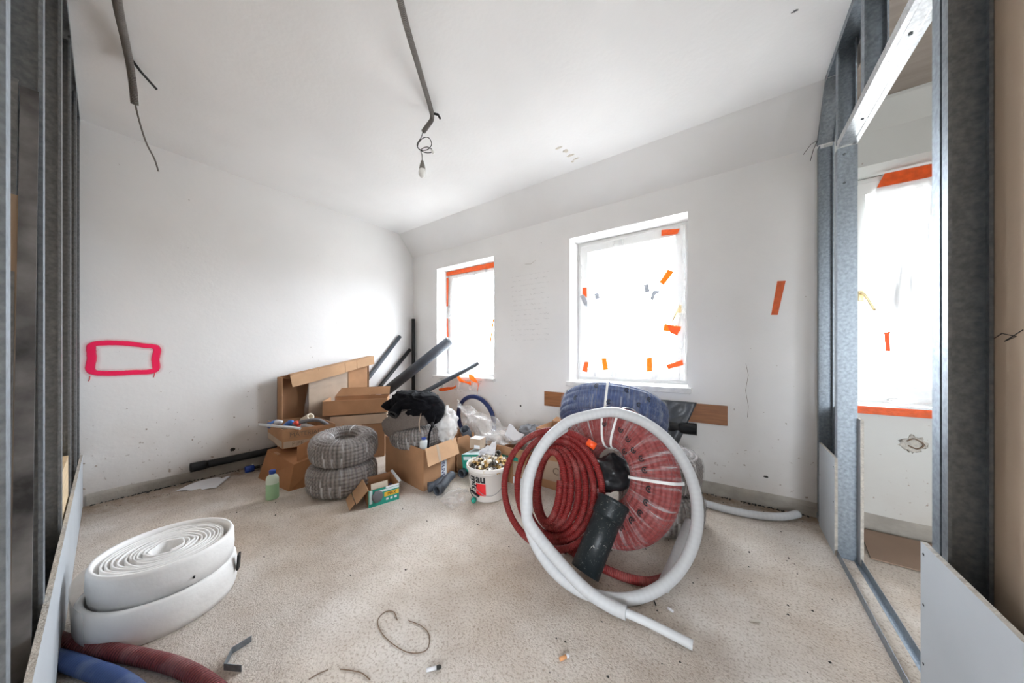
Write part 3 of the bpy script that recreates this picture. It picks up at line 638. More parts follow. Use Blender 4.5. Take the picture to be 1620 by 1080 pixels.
# floor and ceiling tracks
Mt = Matrix.Translation((XS0 - .004, -.35, .001)) @ Matrix(((1, 0, 0, 0), (0, 0, 1, 0), (0, 1, 0, 0), (0, 0, 0, 1)))
profile('floor_track', [(0, .04), (0, 0), (.030, 0), (.033, .002), (.053, .002), (.056, 0), (.086, 0), (.086, .04)], .0016, Mt, 3.34, 'zinc', wr)
Mt = Matrix.Translation((XS0 - .004, -.35, ZC - .001)) @ Matrix(((1, 0, 0, 0), (0, 0, 1, 0), (0, -1, 0, 0), (0, 0, 0, 1)))
profile('ceiling_track', [(0, .04), (0, 0), (.083, 0), (.083, .04)], -.0016, Mt, 3.10, 'zinc', wr)
ang = math.atan2(ZC - KZ, YW - SY); ln = math.hypot(ZC - KZ, YW - SY)
d = Vector((0, YW - SY, KZ - ZC)).normalized(); nrm = Vector((0, -(ZC - KZ), -(YW - SY))).normalized()
Ms = Matrix.Translation(Vector((XS0 - .004, SY, ZC - .002))) @ Matrix((Vector((1, 0, 0)), nrm, d)).transposed().to_4x4()
profile('ceiling_track', [(0, .04), (0, 0), (.083, 0), (.083, .04)], .0016, Ms, ln - .01, 'zinc', wr)
grid('dust_layer', lambda u, v: Vector((XS0 + .010 + u * .050, 1.52 + v * .95,   .0062 + .0018 * noise.noise(Vector((u * 5, v * 30, 1))))), 6, 40, 'screed', wr)
for k, (x, y, a, b_) in enumerate(((-1.19, 2.38, .03, .012), (-1.16, 2.45, .02, .02), (-1.15, 2.53, .03, .014), (-1.13, 2.60, .026, .010), (-1.17, 2.62, .014, .012))):
    blob('damp_stain', (x, y, ZC), (a, b_, .0012), .6, 3, 'debris', ce, seed=k, nu=16, nv=8)
for k, (x, y) in enumerate(((.30, 2.05), (.34, 1.98), (.27, 2.12))): blob('damp_stain', (x, y, ZC), (.012, .006, .0012), .9, 4, 'grey_dark', ce, seed=k + 9, nu=16, nv=8)
# plasterboard strips on the room side and the lining behind
def board(name, lo, hi, parent, face='gypsum_face', axis='x', lab=None):
    o = boxc(name, lo, hi, face, parent); o.data.materials.append(MATS['gypsum_edge'])
    for p in o.data.polygons:
        if abs(p.normal.z) > .5 or abs(p.normal[1 if axis == 'x' else 0]) > .5: p.material_index = 1
    if lab: o['label'] = lab
    return o
board('plasterboard', (XS0 - .0135, -.05, .006), (XS0 - .0005, 1.516, .566), wr, lab='low grey plasterboard strip nearest the viewer')
board('plasterboard', (XS0 - .0135, 2.485, .006), (XS0 - .0005, 2.86, .555), wr, lab='small low plasterboard piece by the window wall')
for y, z in ((1.498, .535), (1.498, .38), (1.498, .20), (2.505, .50), (2.505, .30), (2.83, .35)): lathe('screw', [(0, 0), (.004, .0003), (.004, .001), (0, .0012)], 'ink_black', wr, 8, frame((XS0 - .0137, y, z), (-1, 0, 0)), cap=False)
board('lining_board', (XS1 + .0015, -.35, .004), (XS1 + .0140, 1.44, ZC - .01), wr, 'brown_paper')
board('lining_board', (XS1 + .0015, 2.44, .004), (XS1 + .0140, 2.99, .79), wr, 'gypsum_face')
tube('pencil_scribble', [(XS1 + .001, 1.43, 1.18), (XS1 + .001, 1.38, 1.20), (XS1 + .001, 1.33, 1.19), (XS1 + .001, 1.37, 1.18), (XS1 + .001, 1.31, 1.205)], .0012, 'ink_black', wr, 5)
tube('loose_wire', [(XS0 - .002, 2.97, 2.62), (.46, 2.96, 2.60), (.42, 2.955, 2.54)], .0018, 'ink_black', wr, 5)
tube('loose_wire', [(XS0 - .002, 2.97, 2.62), (.47, 2.955, 2.55), (.455, 2.95, 2.48)], .0018, 'ink_black', wr, 5)

# left partition (2 degrees out of square), its own local frame: local x runs toward the left wall
A0 = math.atan(.0377)
wp = thing('wall_near', 'grey metal stud partition at the left with low plasterboard strip', None, (-2.147, -.022, 0)); wp['kind'] = 'structure'
ux = Vector((-1, .0377, 0)).normalized(); uy = Vector((.0377, 1, 0)).normalized()   # uy points into the room
MP = Matrix.Translation((-2.147, -.022, 0)) @ Matrix((ux, uy, Vector((0, 0, 1)))).transposed().to_4x4()
lx = lambda X: (-2.147 - X)            # local x of a room X
xe = lx(XL) - .004
def boardM(name, lo, hi, face, lab=None):
    o = boxc(name, lo, hi, face, wp, MP); o.data.materials.append(MATS['gypsum_edge'])
    for p in o.data.polygons:
        if abs(p.normal.z) > .5 or abs(p.normal.x) > .5: p.material_index = 1
    if lab: o['label'] = lab
boardM('plasterboard', (lx(-2.58) + .002, -.0125, .004), (xe, 0, .388), 'gypsum_face', 'low plasterboard strip, far piece')
boardM('plasterboard', (lx(-.95), -.0125, .004), (lx(-2.58), 0, .388), 'gypsum_face', 'low plasterboard strip, near piece')
for X in (-1.17, -1.75, -2.395, -2.967, -3.52, -3.90):
    M = MP @ Matrix.Translation((lx(X), -.0135, .003)) @ Matrix(((0, -1, 0, 0), (-1, 0, 0, 0), (0, 0, 1, 0), (0, 0, 0, 1)))
    profile('stud', CST(.075, .045), -.0016, M, ZC - .03, 'zinc_dark' if X < -2 else 'zinc', wp)
for z0, sgn in ((.001, 1), (ZC - .001, -1)):
    M = MP @ Matrix.Translation((lx(-.95), -.0125, z0)) @ Matrix(((0, 0, 1, 0), (-1, 0, 0, 0), (0, sgn, 0, 0), (0, 0, 0, 1)))
    profile('floor_track' if sgn > 0 else 'ceiling_track', [(0, .04), (0, 0), (.079, 0), (.079, .04)], .0016 * sgn, M, xe - lx(-.95), 'zinc_dark', wp)
bo = boxc('lining_board', (lx(-.95), -.104, .004), (xe, -.0925, ZC - .01), 'brown_paper', wp, MP)
boxc('timber_block', (lx(-2.44), -.088, .20), (lx(-2.93), -.045, .62), 'wood_light', wp, MP)
boxc('timber_block', (lx(-2.42), -.044, .10), (lx(-2.90), -.018, .60), 'wood_light', wp, MP)
# dusty dark profile leaning in the cavity
slab('leaning_strip', (lx(-1.50), -.048, .05), (.004, 0, 0), (0, .030, 0), (.19, 0, 1.88), 'dusty_strip', wp, MP)
slab('leaning_strip', (lx(-1.51), -.052, .05), (.006, 0, 0), (0, -.020, 0), (.19, 0, 1.90), 'zinc_dark', wp, MP)
slab('leaning_board', (lx(-1.54), -.074, .05), (.01, 0, 0), (0, .030, 0), (.12, 0, 1.55), 'brown_paper', wp, MP)

# ================================================================== THINGS
# ---- white foam edge strip, rolled up
t = thing('foam_roll', 'large white rolled foam strip standing on the floor at left', 'foam roll', (-2.11, .245, 0))
def spiral(name, c, r0, r1, turns, z0, z1, th, material, n=64, wob=.0, seed=1):
    vs, fs = [], []; N_ = int(turns * n)
    for i in range(N_ + 1):
        a = 2 * math.pi * i / n; r_ = r0 + (r1 - r0) * i / N_; r_ += wob * noise.noise(Vector((math.cos(a) * 1.4, math.sin(a) * 1.4, i / n * .6 + seed)))
        dz = .007 * noise.noise(Vector((i / n * 1.3, seed, 0)))
        for rr, z in ((r_, z0), (r_ + th, z0), (r_ + th, z1 + dz), (r_, z1 + dz)): vs.append((c[0] + rr * math.cos(a), c[1] + rr * math.sin(a), z))
    for i in range(N_):
        for k in range(4): fs.append((i * 4 + k, i * 4 + (k + 1) % 4, i * 4 + 4 + (k + 1) % 4, i * 4 + 4 + k))
    fs += [(3, 2, 1, 0), tuple(N_ * 4 + k for k in range(4))]
    return mesh(name, vs, fs, material, t, True)
spiral('foam_windings', (-2.115, .255), .045, .192, 10.5, .03, .262, .0068, 'foam_white', wob=.012)
lathe('outer_winding', [(.205, .145), (.222, .140), (.228, .20), (.226, .262), (.220, .276), (.211, .276), (.207, .262), (.205, .2)], 'foam_white', t, 72, Matrix.Translation((-2.115, .255, 0)), closed=True)
lathe('lower_winding', [(.215, .002), (.236, .002), (.245, .03), (.248, .09), (.243, .143), (.232, .152), (.22, .15)], 'foam_white', t, 72, Matrix.Translation((-2.11, .245, 0)), closed=True)
o = grid('film_flap', lambda u, v: Vector((-2.11 + (.253 + .004 * math.sin(u * 13) + .008 * v) * math.cos(R(150 + 150 * u)), .245 + min(.253 + .004 * math.sin(u * 13) + .008 * v, .262) * math.sin(R(150 + 150 * u)) * .985, .015 + .21 * v * (.75 + .25 * math.sin(u * 3.1)))), 40, 6, 'milky_film', t)
tube('nail_hole', [(-1.900, .305, .185), (-1.884, .301, .184)], .004, 'ink_black', t, 8)
slab('dark_tape', (-2.005, .475, .085), (.03, -.014, 0), (.004, .008, 0), (.006, .003, .075), 'ink_black', t)

# ---- hoses coming from under the left partition
h = tube('hose', [(-2.20, -.105, .027), (-2.13, -.080, .027), (-2.04, -.040, .027), (-1.93, .015, .027), (-1.78, .09, .027), (-1.62, .16, .027), (-1.45, .21, .027), (-1.25, .24, .027), (-1.05, .22, .027)], .0255, 'hose_maroon', None, 14, smooth_n=8)
h.location.y += .056; tag(h, 'dark red ribbed hose on the floor beside the plasterboard', 'hose')
h = tube('hose', [(-2.12, -.075, .029), (-2.06, -.050, .029), (-1.97, -.010, .029), (-1.86, .035, .029), (-1.72, .09, .029), (-1.58, .125, .029), (-1.42, .14, .029), (-1.2, .12, .029)], .027, 'hose_blue', None, 14, smooth_n=8)
h.location.y += -.001; tag(h, 'dusty blue smooth hose on the floor in front of dark red hose', 'hose')

# ---- green liquid bottle and blue cap, paper
def bottle(name, label, c, r_, h_, body, liquid, cap, fill, group=None):
    t = thing(name, label, 'bottle', c, group); T = Matrix.Translation(c)
    sh = .70 * h_
    lathe('liquid', [(r_ * .93, .002), (r_ * .95, .006), (r_ * .95, fill * h_), (0.001, fill * h_ + .001)], liquid, t, 24, T)
    lathe('body', [(r_ * .9, 0), (r_, .01), (r_, fill * h_), (r_ * 1.005, fill * h_ + .001), (r_, sh), (r_ * .85, sh + .09 * h_), (r_ * .45, sh + .16 * h_), (r_ * .42, h_ * .92), (.002, h_ * .92)], body, t, 24, T)
    lathe('cap', [(r_ * .52, h_ * .87), (r_ * .54, h_ * .99), (r_ * .45, h_), (.002, h_)], cap, t, 20, T)
    return t
b1 = bottle('bottle', 'plastic bottle of pale green liquid with blue cap on floor', (-2.96, .912, 0), .042, .225, 'bottle_body', 'liquid_green', 'cap_blue', .52)
lathe('liquid_level', [(.0425, .004), (.0428, .012), (.0428, .118), (.0424, .121)], 'liquid_green', b1, 24, Matrix.Translation((-2.96, .912, 0)), cap=False)
t = thing('plastic_nozzle', 'loose blue plastic nozzle lying on the floor by the wall', 'nozzle', (-3.79, .985, 0))
tube('nozzle_body', [(-3.80, .955, .03), (-3.795, 1.02, .03)], .03, 'cap_blue', t, 16, inner=.024)
tube('nozzle_spout', [(-3.795, 1.02, .03), (-3.792, 1.065, .032)], .016, 'ink_black', t, 12)
def paperf(u, v):
    a = Vector((-3.76, .49, .002)).lerp(Vector((-3.56, .70, .002)), u); b_ = Vector((-3.86, .745, .002)).lerp(Vector((-3.80, .85, .002)), u)
    p = a.lerp(b_, v); p.z += .035 * max(0, math.sin(v * 3.0)) * (1 - u) * .6 + .006 * math.sin(u * 9); return p
tag(grid('paper_sheet', paperf, 16, 10, 'paper_white', solid=.0015), 'crumpled white paper sheet on the floor by the left wall', 'paper')

# ---- black pipes
def pipe(name, label, a, b_, r_, material, socket=None, group=None, seg=18, wall=.004):
    a, b_ = Vector(a), Vector(b_); t = thing(name, label, 'pipe', a, group); d = (b_ - a).normalized()
    tube('pipe_wall', [a, a.lerp(b_, .5), b_], r_, material, t, seg, inner=r_ - wall)
    if socket:
        p = b_ if socket > 0 else a; d = d if socket > 0 else -d
        tube('socket', [p - d * r_ * 3.2, p - d * r_ * 2.6, p - d * .004, p + d * .002], r_, material, t, seg, radii=[r_ * 1.01, r_ * 1.18, r_ * 1.18, r_ * 1.24])
        lathe('bore', [(0.001, 0), (r_ * .98, 0)], 'bore_dark', t, seg, frame(p + d * .0025, d, (0, 0, 1) if abs(d.z) < .9 else (0, 1, 0)), cap=False)
    return t
GP = 'black pipes in the corner pile'
pipe('drain_pipe', 'black pipe lying low along the left wall behind the boxes', (-3.915, .605, .13), (-3.905, 1.95, .135), .034, 'black_plastic', socket=-1, group=GP)
pipe('drain_pipe', 'thin grey pipe leaning on the left wall above the tall carton', (-3.915, 1.60, .03), (-3.925, 2.745, 1.39), .026, 'grey_pipe', group=GP)
pipe('drain_pipe', 'thin black pipe slanting to the upright one in the corner', (-3.895, 1.78, .03), (-3.90, 2.90, 1.20), .026, 'black_plastic', group=GP)
pipe('drain_pipe', 'upright black pipe standing in the room corner', (-3.86, 2.93, .0), (-3.895, 2.955, 1.66), .027, 'black_plastic', group=GP)
pipe('drain_pipe', 'thick grey pipe leaning toward the small window', (-3.83, 2.42, .60), (-3.09, 2.93, 1.315), .066, 'grey_pipe', group=GP, wall=.006)
pipe('drain_pipe', 'slim grey pipe sticking up in front of the small window sill', (-3.02, 2.10, .56), (-2.555, 2.90, 1.022), .026, 'grey_pipe', group=GP)

# ---- cartons
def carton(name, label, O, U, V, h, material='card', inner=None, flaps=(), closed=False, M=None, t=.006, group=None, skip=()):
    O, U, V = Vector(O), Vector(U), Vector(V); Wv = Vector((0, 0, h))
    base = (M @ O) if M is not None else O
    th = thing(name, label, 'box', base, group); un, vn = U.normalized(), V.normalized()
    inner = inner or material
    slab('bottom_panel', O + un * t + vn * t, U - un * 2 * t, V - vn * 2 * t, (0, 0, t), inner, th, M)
    if 'f' not in skip: slab('side_panel', O, U, Wv, vn * t, material, th, M)
    slab('side_panel', O + V - vn * t, U, Wv, vn * t, material, th, M)
    slab('side_panel', O + vn * t, V - vn * 2 * t, Wv, un * t, material, th, M)
    slab('side_panel', O + U - un * t + vn * t, V - vn * 2 * t, Wv, un * t, material, th, M)
    if closed: slab('top_panel', O + Wv + Vector((0, 0, .0005)), U, V, (0, 0, t), material, th, M)
    for side, length, d in flaps:
        d = Vector(d).normalized() * length
        a, e = {'f': (O + Wv, U), 'b': (O + V + Wv, U), 'l': (O + Wv, V), 'r': (O + U + Wv, V)}[side]
        nn = e.cross(d).normalized() * t * .8
        a = a + d.normalized() * .001 + Vector((0, 0, .001)); slab('flap', a, e, d, nn, material, th, M)
    return th
def rotz(c, deg): return Matrix.Translation(Vector(c)) @ Matrix.Rotation(R(deg), 4, 'Z') @ Matrix.Translation(-Vector(c))
def rot(c, deg, ax): return Matrix.Translation(Vector(c)) @ Matrix.Rotation(R(deg), 4, ax) @ Matrix.Translation(-Vector(c))

# lower carton lying crooked on the floor, with a long flap up at its right
MA = rotz((-2.995, 1.03, 0), 0)
bA = thing('cardboard_box', 'reddish brown box on the floor under the open tool box', 'box', (-3.2, 1.2, 0))
va = [(-3.55, .985, 0), (-2.995, 1.035, 0), (-2.955, 1.40, 0), (-3.52, 1.40, 0), (-3.46, 1.03, .265), (-3.03, 1.085, .20), (-2.965, 1.40, .28), (-3.44, 1.40, .29)]
mesh('body', va, [(3, 2, 1, 0), (4, 5, 6, 7), (0, 1, 5, 4), (1, 2, 6, 5), (2, 3, 7, 6), (3, 0, 4, 7)], 'card_red', bA)
vf = [(-3.05, 1.115, .215), (-2.97, 1.36, .285), (-3.02, 1.50, .47), (-3.085, 1.13, .335)]
nf = Vector((.004, -.002, .003)); mesh('flap', vf + [Vector(v) + nf for v in vf], [(3, 2, 1, 0), (4, 5, 6, 7), (0, 1, 5, 4), (1, 2, 6, 5), (2, 3, 7, 6), (3, 0, 4, 7)], 'card_red', bA)
slab('packing_tape', (-3.36, 1.043, .2535), (.07, .009, -.0105), (.018, .33, .03), (0, 0, .0012), 'card_light', bA)

# open shallow box with odds and ends
c0 = Vector((-3.225, 1.065, .302)); u0 = Vector((-.55, .06, 0)); v0 = Vector((.135, .385, 0))
tb = carton('cardboard_box', 'open shallow box of odds and ends on the reddish box', c0, u0, v0, .17, 'card', 'card_in')
slab('printed_band', c0 + v0 * .02 + Vector((.003, -.0002, .006)), v0 * .8, (0, 0, .055), (.0012, -.0004, 0), 'card_pale', tb)
slab('printed_band', c0 + u0 * .02 + Vector((.0, -.0022, .006)), u0 * .96, (0, 0, .055), (.0, .0018, 0), 'card_pale', tb)
xd = v0.normalized(); nd = Vector((xd.y, -xd.x, 0))
def plane_m(p, x, n): n = Vector(n).normalized(); x = Vector(x).normalized(); return Matrix.Translation(Vector(p)) @ Matrix((x, n.cross(x), n)).transposed().to_4x4()
text('print', 'MATERIAL', .052, plane_m(c0 + v0 * .42 + Vector((0, 0, .115)) + nd * .002, xd, nd), 'ink_grey', tb)
text('print', 'PIPE', .05, plane_m(c0 + v0 * .28 + Vector((0, 0, .034)) + nd * .006, xd, nd), 'ink_grey', tb)
for zz in (.088, .140): slab('print_rule', c0 + v0 * .12 + nd * .001 + Vector((0, 0, zz)), v0 * .62, (0, 0, .0018), nd * .0006, 'ink_grey', tb)
GT = 'odds and ends in the open shallow box'
zb = .31
tag(tube('white_tube', [(-3.52, .985, .495), (-3.34, 1.08, .482), (-3.16, 1.18, .470)], .0125, 'white_pipe', None, 12, inner=.009), 'slim white tube sticking out over the box edge', 'tube', GT)
def tool(name, label, a, b_, r_, m1, m2, cat):
    t = thing(name, label, cat, a, GT); a, b_ = Vector(a), Vector(b_); q_ = a.lerp(b_, .62)
    tube('tube_body', [a, a.lerp(q_, .5), q_], r_, m1, t, 14); tube('tip', [q_, q_.lerp(b_, .5), b_], r_, m2, t, 12, radii=[r_ * 1.02, r_ * .7, r_ * .35])
tool('glue_tube', 'blue and white glue tube in the open box', (-3.70, 1.12, .44), (-3.52, 1.16, .49), .033, 'tool_blue', 'label_white', 'glue tube')
tool('paint_marker', 'blue capped tube in the open box', (-3.47, 1.18, .45), (-3.38, 1.20, .505), .03, 'tool_blue', 'tool_blue', 'tube')
tool('spray_can', 'red capped can in the open box', (-3.43, 1.25, .44), (-3.29, 1.20, .50), .034, 'tool_cream', 'tool_red', 'can')
tag(tube('paper_roll', [(-3.49, 1.33, .47), (-3.37, 1.35, .525)], .034, 'tool_cream', None, 16, inner=.022), 'cream cardboard tube lying across the open box', 'tube', GT)
tag(tube('cable_piece', [(-3.33, 1.17, .46), (-3.30, 1.25, .50), (-3.24, 1.36, .505), (-3.19, 1.43, .45)], .017, 'grey_dark', None, 10, smooth_n=6), 'grey bent cable piece at the right of the open box', 'cable', GT)
blob('cloth_lining', (-3.42, 1.26, .40), (.20, .13, .06), .3, 3, 'cloth_grey', tb, nu=24, nv=12)

# tall carton leaning on the left wall
bx0, bx1, by0, by1, bz0, bz1 = -3.876, -3.745, 1.235, 2.17, .02, .895
tl = thing('cardboard_box', 'tall open carton leaning on the left wall', 'box', (-3.84, 1.6, .05))
tt = .007
MB = Matrix(((1, 0, 0, 0), (0, 1, 0, 0), (0, .21, 1, -.21 * by0), (0, 0, 0, 1)))   # knocked out of square
boxc('back_panel', (bx0, by0, bz0), (bx0 + tt, by1, bz1), 'card_in', tl, MB)
boxc('side_panel', (bx0, by0, bz0 + .05), (bx1, by0 + tt, bz1), 'card', tl, MB)
boxc('side_panel', (bx0, by1 - tt, bz0), (bx1, by1, bz1), 'card', tl, MB)
boxc('bottom_panel', (bx0, by0, bz0), (bx1, by1, bz0 + tt), 'card', tl, MB)
boxc('top_panel', (bx0, by0 + .10, bz1), (bx1 + .02, by1 + .05, bz1 + tt), 'card_light', tl, MB)
yy = [by0 + .06, by0 + .33, by0 + .62, by0 + .76, by1 + .05]
for i in range(4): slab('top_flap', (bx1 + .021, yy[i] + .002, bz1 + tt), (0, yy[i + 1] - yy[i] - .004, 0), (.012, .02 if i == 0 else 0, -.125 + .008 * i), (.006, 0, 0), 'card_light', tl, MB)
slab('corner_flap', (bx0 + .005, by0 + .012, bz1 - .005), (.11, 0, 0), (0, .10, -.05), (0, .003, .004), 'card', tl, MB)
slab('front_panel', (bx1 - .012, by0 + .25, bz0 + .01), (.0, .42, 0), (0, 0, bz1 - bz0 - .02), (.006, 0, 0), 'card_pale', tl, MB)
slab('front_panel', (bx1 - .009, by0 + .675, bz0 + .01), (.0, .24, 0), (0, 0, bz1 - bz0 - .02), (.006, 0, 0), 'card', tl, MB)
grid('clear_wrap', lambda u, v: Vector((bx1 + .002 + .004 * noise.noise(Vector((u * 8, v * 8, 1))), by0 + .22 + .42 * u + .02 * math.sin(v * 9), bz0 + .02 + (bz1 - bz0 - .05) * v)), 20, 20, 'wrap_clear', tl, M=MB)

# stack of flat boxes right of it
f0 = Vector((-3.46, 1.535, 0)); fu = Vector((.31, .47, 0)); fv = Vector((-.27, .20, 0))
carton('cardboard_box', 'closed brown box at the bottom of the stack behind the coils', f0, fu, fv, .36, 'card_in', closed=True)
b2 = carton('cardboard_box', 'flat pale box in the middle of the stack behind the coils', f0 + fu * .06 + Vector((0, 0, .372)), fu * .98, fv * .96, .095, 'card_pale', closed=True)
slab('torn_strip', f0 + fu * .25 + Vector((.02, -.016, .370)), fu * .35, (.05, -.03, -.012), (0, 0, .004), 'card_light', b2)
b3 = carton('cardboard_box', 'long open box on top of the stack behind the coils', f0 + Vector((-.02, -.03, .488)), fu * 1.12, fv * 1.1, .155, 'card', 'card_in', flaps=[('b', .10, (-.2, .2, .6))])
b3.rotation_euler = (0, 0, 0)

# ---- wrapped coils
def ring_section(rc, a, b_, amp, row, n=140, p=3.0):
    """rounded section (radius, height) around rc, rippled by the hose windings when amp>0"""
    raw = []
    for i in range(n):
        t_ = 2 * math.pi * i / n; c_, s_ = math.cos(t_), math.sin(t_)
        raw.append(Vector((math.copysign(abs(c_) ** (2 / p), c_) * a, math.copysign(abs(s_) ** (2 / p), s_) * b_)))
    S = 0; out = []; per = sum((raw[i] - raw[i - 1]).length for i in range(n)); rows = max(6, round(per / row)); rw = per / rows
    for i in range(n):
        if i: S += (raw[i] - raw[i - 1]).length
        t0 = raw[(i + 1) % n] - raw[i - 1]; nn = Vector((t0.y, -t0.x)).normalized()
        q_ = raw[i] + nn * (amp * abs(math.sin(math.pi * S / rw)) - amp * .5)
        out.append((rc + q_.x, q_.y))
    return out
def coil(name, label, M, ro, ri, hgt, row, body, film, group=None, straps=(), seg=72, p=3.0, loc=None):
    rc, a, b_ = (ro + ri) / 2, (ro - ri) / 2, hgt / 2
    t = thing(name, label, 'pipe coil', loc if loc else M @ Vector((0, 0, 0)), group)
    sec = ring_section(rc, a - .010, b_ - .010, .009, row, 200, p)
    o = lathe('windings', sec, body, t, seg, M, closed=True)
    # UV: x along profile, y metres round the ring, so the hose ribs run across each winding
    uvl = o.data.uv_layers[0]; nprof = len(sec)
    for pl in o.data.polygons:
        ks = [vi // nprof for vi in pl.vertices]; wrapk = max(ks) - min(ks) > 1
        for li, vi in zip(pl.loop_indices, pl.vertices):
            k = vi // nprof
            if wrapk and k == 0: k = seg
            uvl.data[li].uv = ((vi % nprof) / nprof, k / seg * 2 * math.pi * rc)
    if film:
        vs = ring_section(rc, a, b_, 0, .03, 60, p); s2, f2, uv = [], [], []
        sg = 96
        for k in range(sg):
            an = 2 * math.pi * k / sg
            for i, (r_, z) in enumerate(vs):
                wv = .0035 * noise.noise(Vector((math.cos(an) * 6, math.sin(an) * 6, z * 20))) + .003 * noise.noise(Vector((an * 9, 0, 2)))
                k_ = 1 + wv / max(r_, .05) * (1 if r_ > rc else -1)
                s2.append((r_ * k_ * math.cos(an), r_ * k_ * math.sin(an), z * (1 + wv * 4))); uv.append((k / sg, i / 60))
        for k in range(sg):
            for i in range(60): f2.append((k * 60 + i, ((k + 1) % sg) * 60 + i, ((k + 1) % sg) * 60 + (i + 1) % 60, k * 60 + (i + 1) % 60))
        o = mesh('plastic_wrap', s2, f2, film, t, True, uv, M)
        uvl = o.data.uv_layers[0]
        for pl in o.data.polygons:
            ks = [vi // 60 for vi in pl.vertices]; js = [vi % 60 for vi in pl.vertices]
            for li, vi in zip(pl.loop_indices, pl.vertices):
                k, j = vi // 60, vi % 60
                if max(ks) - min(ks) > 1 and k == 0: k = sg
                if max(js) - min(js) > 1 and j == 0: j = 60
                uvl.data[li].uv = (k / sg, j / 60)
    for an in straps:
        sv = ring_section(rc, a + .006, b_ + .006, 0, .03, 48, p); s3, f3 = [], []
        d_ = Vector((math.cos(an), math.sin(an), 0)); q_ = Vector((-math.sin(an), math.cos(an), 0))
        for r_, z in sv:
            for w in (-.0075, .0075): s3.append(d_ * r_ + q_ * w + Vector((0, 0, z)))
        for i in range(48): j = (i + 1) % 48; f3.append((2 * i, 2 * i + 1, 2 * j + 1, 2 * j))
        o = mesh('strap', s3, f3, 'strap_white', t, False, M=M); md = o.modifiers.new('solid', 'SOLIDIFY'); md.thickness = .002
    return t
GC = 'grey film wrapped conduit coils'
coil('conduit_coil', 'grey film wrapped coil on the floor, lower of the left pair', Matrix.Translation((-2.69, 1.325, .123)), .275, .072, .244, .03, 'coil_grey', 'wrap_film_heavy', GC, loc=(-2.69, 1.325, 0))
coil('conduit_coil', 'grey film wrapped coil, upper of the left pair', frame((-2.685, 1.335, .362), (.10, -.06, 1), (0, 1, 0)), .268, .072, .22, .03, 'coil_grey', 'wrap_film_heavy', GC, p=3.0)
coil('conduit_coil', 'grey film wrapped coil sitting in the big open box', frame((-2.43, 1.90, .40), (.03, -.10, 1), (0, 1, 0)), .265, .09, .20, .03, 'coil_grey', 'wrap_film_heavy', GC)
coil('conduit_coil', 'grey film wrapped coil on the floor behind the red coil', Matrix.Translation((-.395, 2.33, .125)), .275, .09, .245, .03, 'coil_grey', 'wrap_film_heavy', GC, loc=(-.395, 2.33, 0))
coil('conduit_coil', 'grey film wrapped coil stacked up behind the red coil', frame((-.405, 2.34, .372), (.03, .02, 1), (0, 1, 0)), .27, .09, .24, .03, 'coil_grey', 'wrap_film_heavy', GC)

# ---- big open box with bag, jacket and film
g0 = Vector((-2.075, 1.675, 0)); gu = Vector((-.66, .075, 0)); gv = Vector((-.04, .40, 0))
bb = carton('cardboard_box', 'big open box holding a coil, grey bag and black jacket', g0, gu, gv, .345, 'card', 'card_in', flaps=[])
gvn = gv.normalized(); gn = Vector((gvn.y, -gvn.x, 0))
slab('flap', g0 + gv * .03 + Vector((0, 0, .352)) + gn * .002, gv * .97, gn * .07 + Vector((.0, -.03, -.13)), gn * .005 + Vector((0, 0, .003)), 'card_light', bb)
slab('packing_tape', g0 + gv * .34 + Vector((0, 0, .353)) + gn * .009, gv * .07, gn * .068 + Vector((0, -.03, -.125)), gn * .001, 'card_pale', bb)
lb = slab('label', g0 + gv * .52 + gn * .0008 + Vector((0, 0, .03)), gv * .18, (0, 0, .20), gn * .001, 'label_white', bb)
text('print', 'DELIVE', .058, Matrix.Translation(g0 + gv * .58 + gn * .0025 + Vector((0, 0, .13))) @ Matrix((Vector((0, 0, -1)), gvn, gn)).transposed().to_4x4(), 'ink_navy', lb, bold=.001)
tbg = thing('tool_bag', 'boxy grey fabric bag lying on the coil in the big box', 'bag', (-2.36, 1.75, .50))
Mg = Matrix.Translation((-2.335, 1.735, .572)) @ Matrix.Rotation(R(28), 4, 'Z') @ Matrix.Rotation(R(-13), 4, 'Y') @ Matrix.Rotation(R(8), 4, 'X')
boxc('bag_body', (-.165, -.07, -.085), (.165, .13, .10), 'cloth_grey', tbg, Mg, bevel=.022)
blob('side_pouch', (-.19, .03, -.05), (.075, .09, .085), .18, 2.5, 'cloth_grey', tbg, Mg, nu=24, nv=14, power=3)
tube('zip', [(-.16, -.071, .085), (0, -.073, .09), (.16, -.071, .085)], .004, 'ink_black', tbg, 6, M=Mg)
jk = thing('jacket', 'black jacket heaped over the grey bag', 'jacket', (-2.30, 1.84, .63))
blob('cloth_heap', (-2.27, 1.885, .70), (.235, .165, .105), .13, 1.5, 'cloth_black', jk, seed=3, nu=90, nv=50, flat=-.085, power=2.4, fold=.015, fdir=(.6, .3, .9), ff=34)
blob('cloth_fold', (-2.115, 1.93, .645), (.12, .12, .115), .09, 1.3, 'cloth_black', jk, seed=5, nu=60, nv=36, fold=.010, fdir=(1, .2, .1), ff=38)
tube('sleeve', [(-2.36, 1.86, .715), (-2.30, 1.74, .69), (-2.27, 1.67, .655), (-2.265, 1.645, .635)], .046, 'cloth_black', jk, 18, smooth_n=5, radii=None)
tube('sleeve', [(-2.30, 1.90, .745), (-2.43, 1.80, .70), (-2.47, 1.74, .665), (-2.48, 1.725, .645)], .058, 'cloth_black', jk, 18, smooth_n=5)
lathe('cuff', [(.028, 0), (.046, .002), (.044, -.02), (.03, -.03)], 'ink_black', jk, 18, frame((-2.263, 1.641, .632), (.1, -.75, -.6)), closed=True)
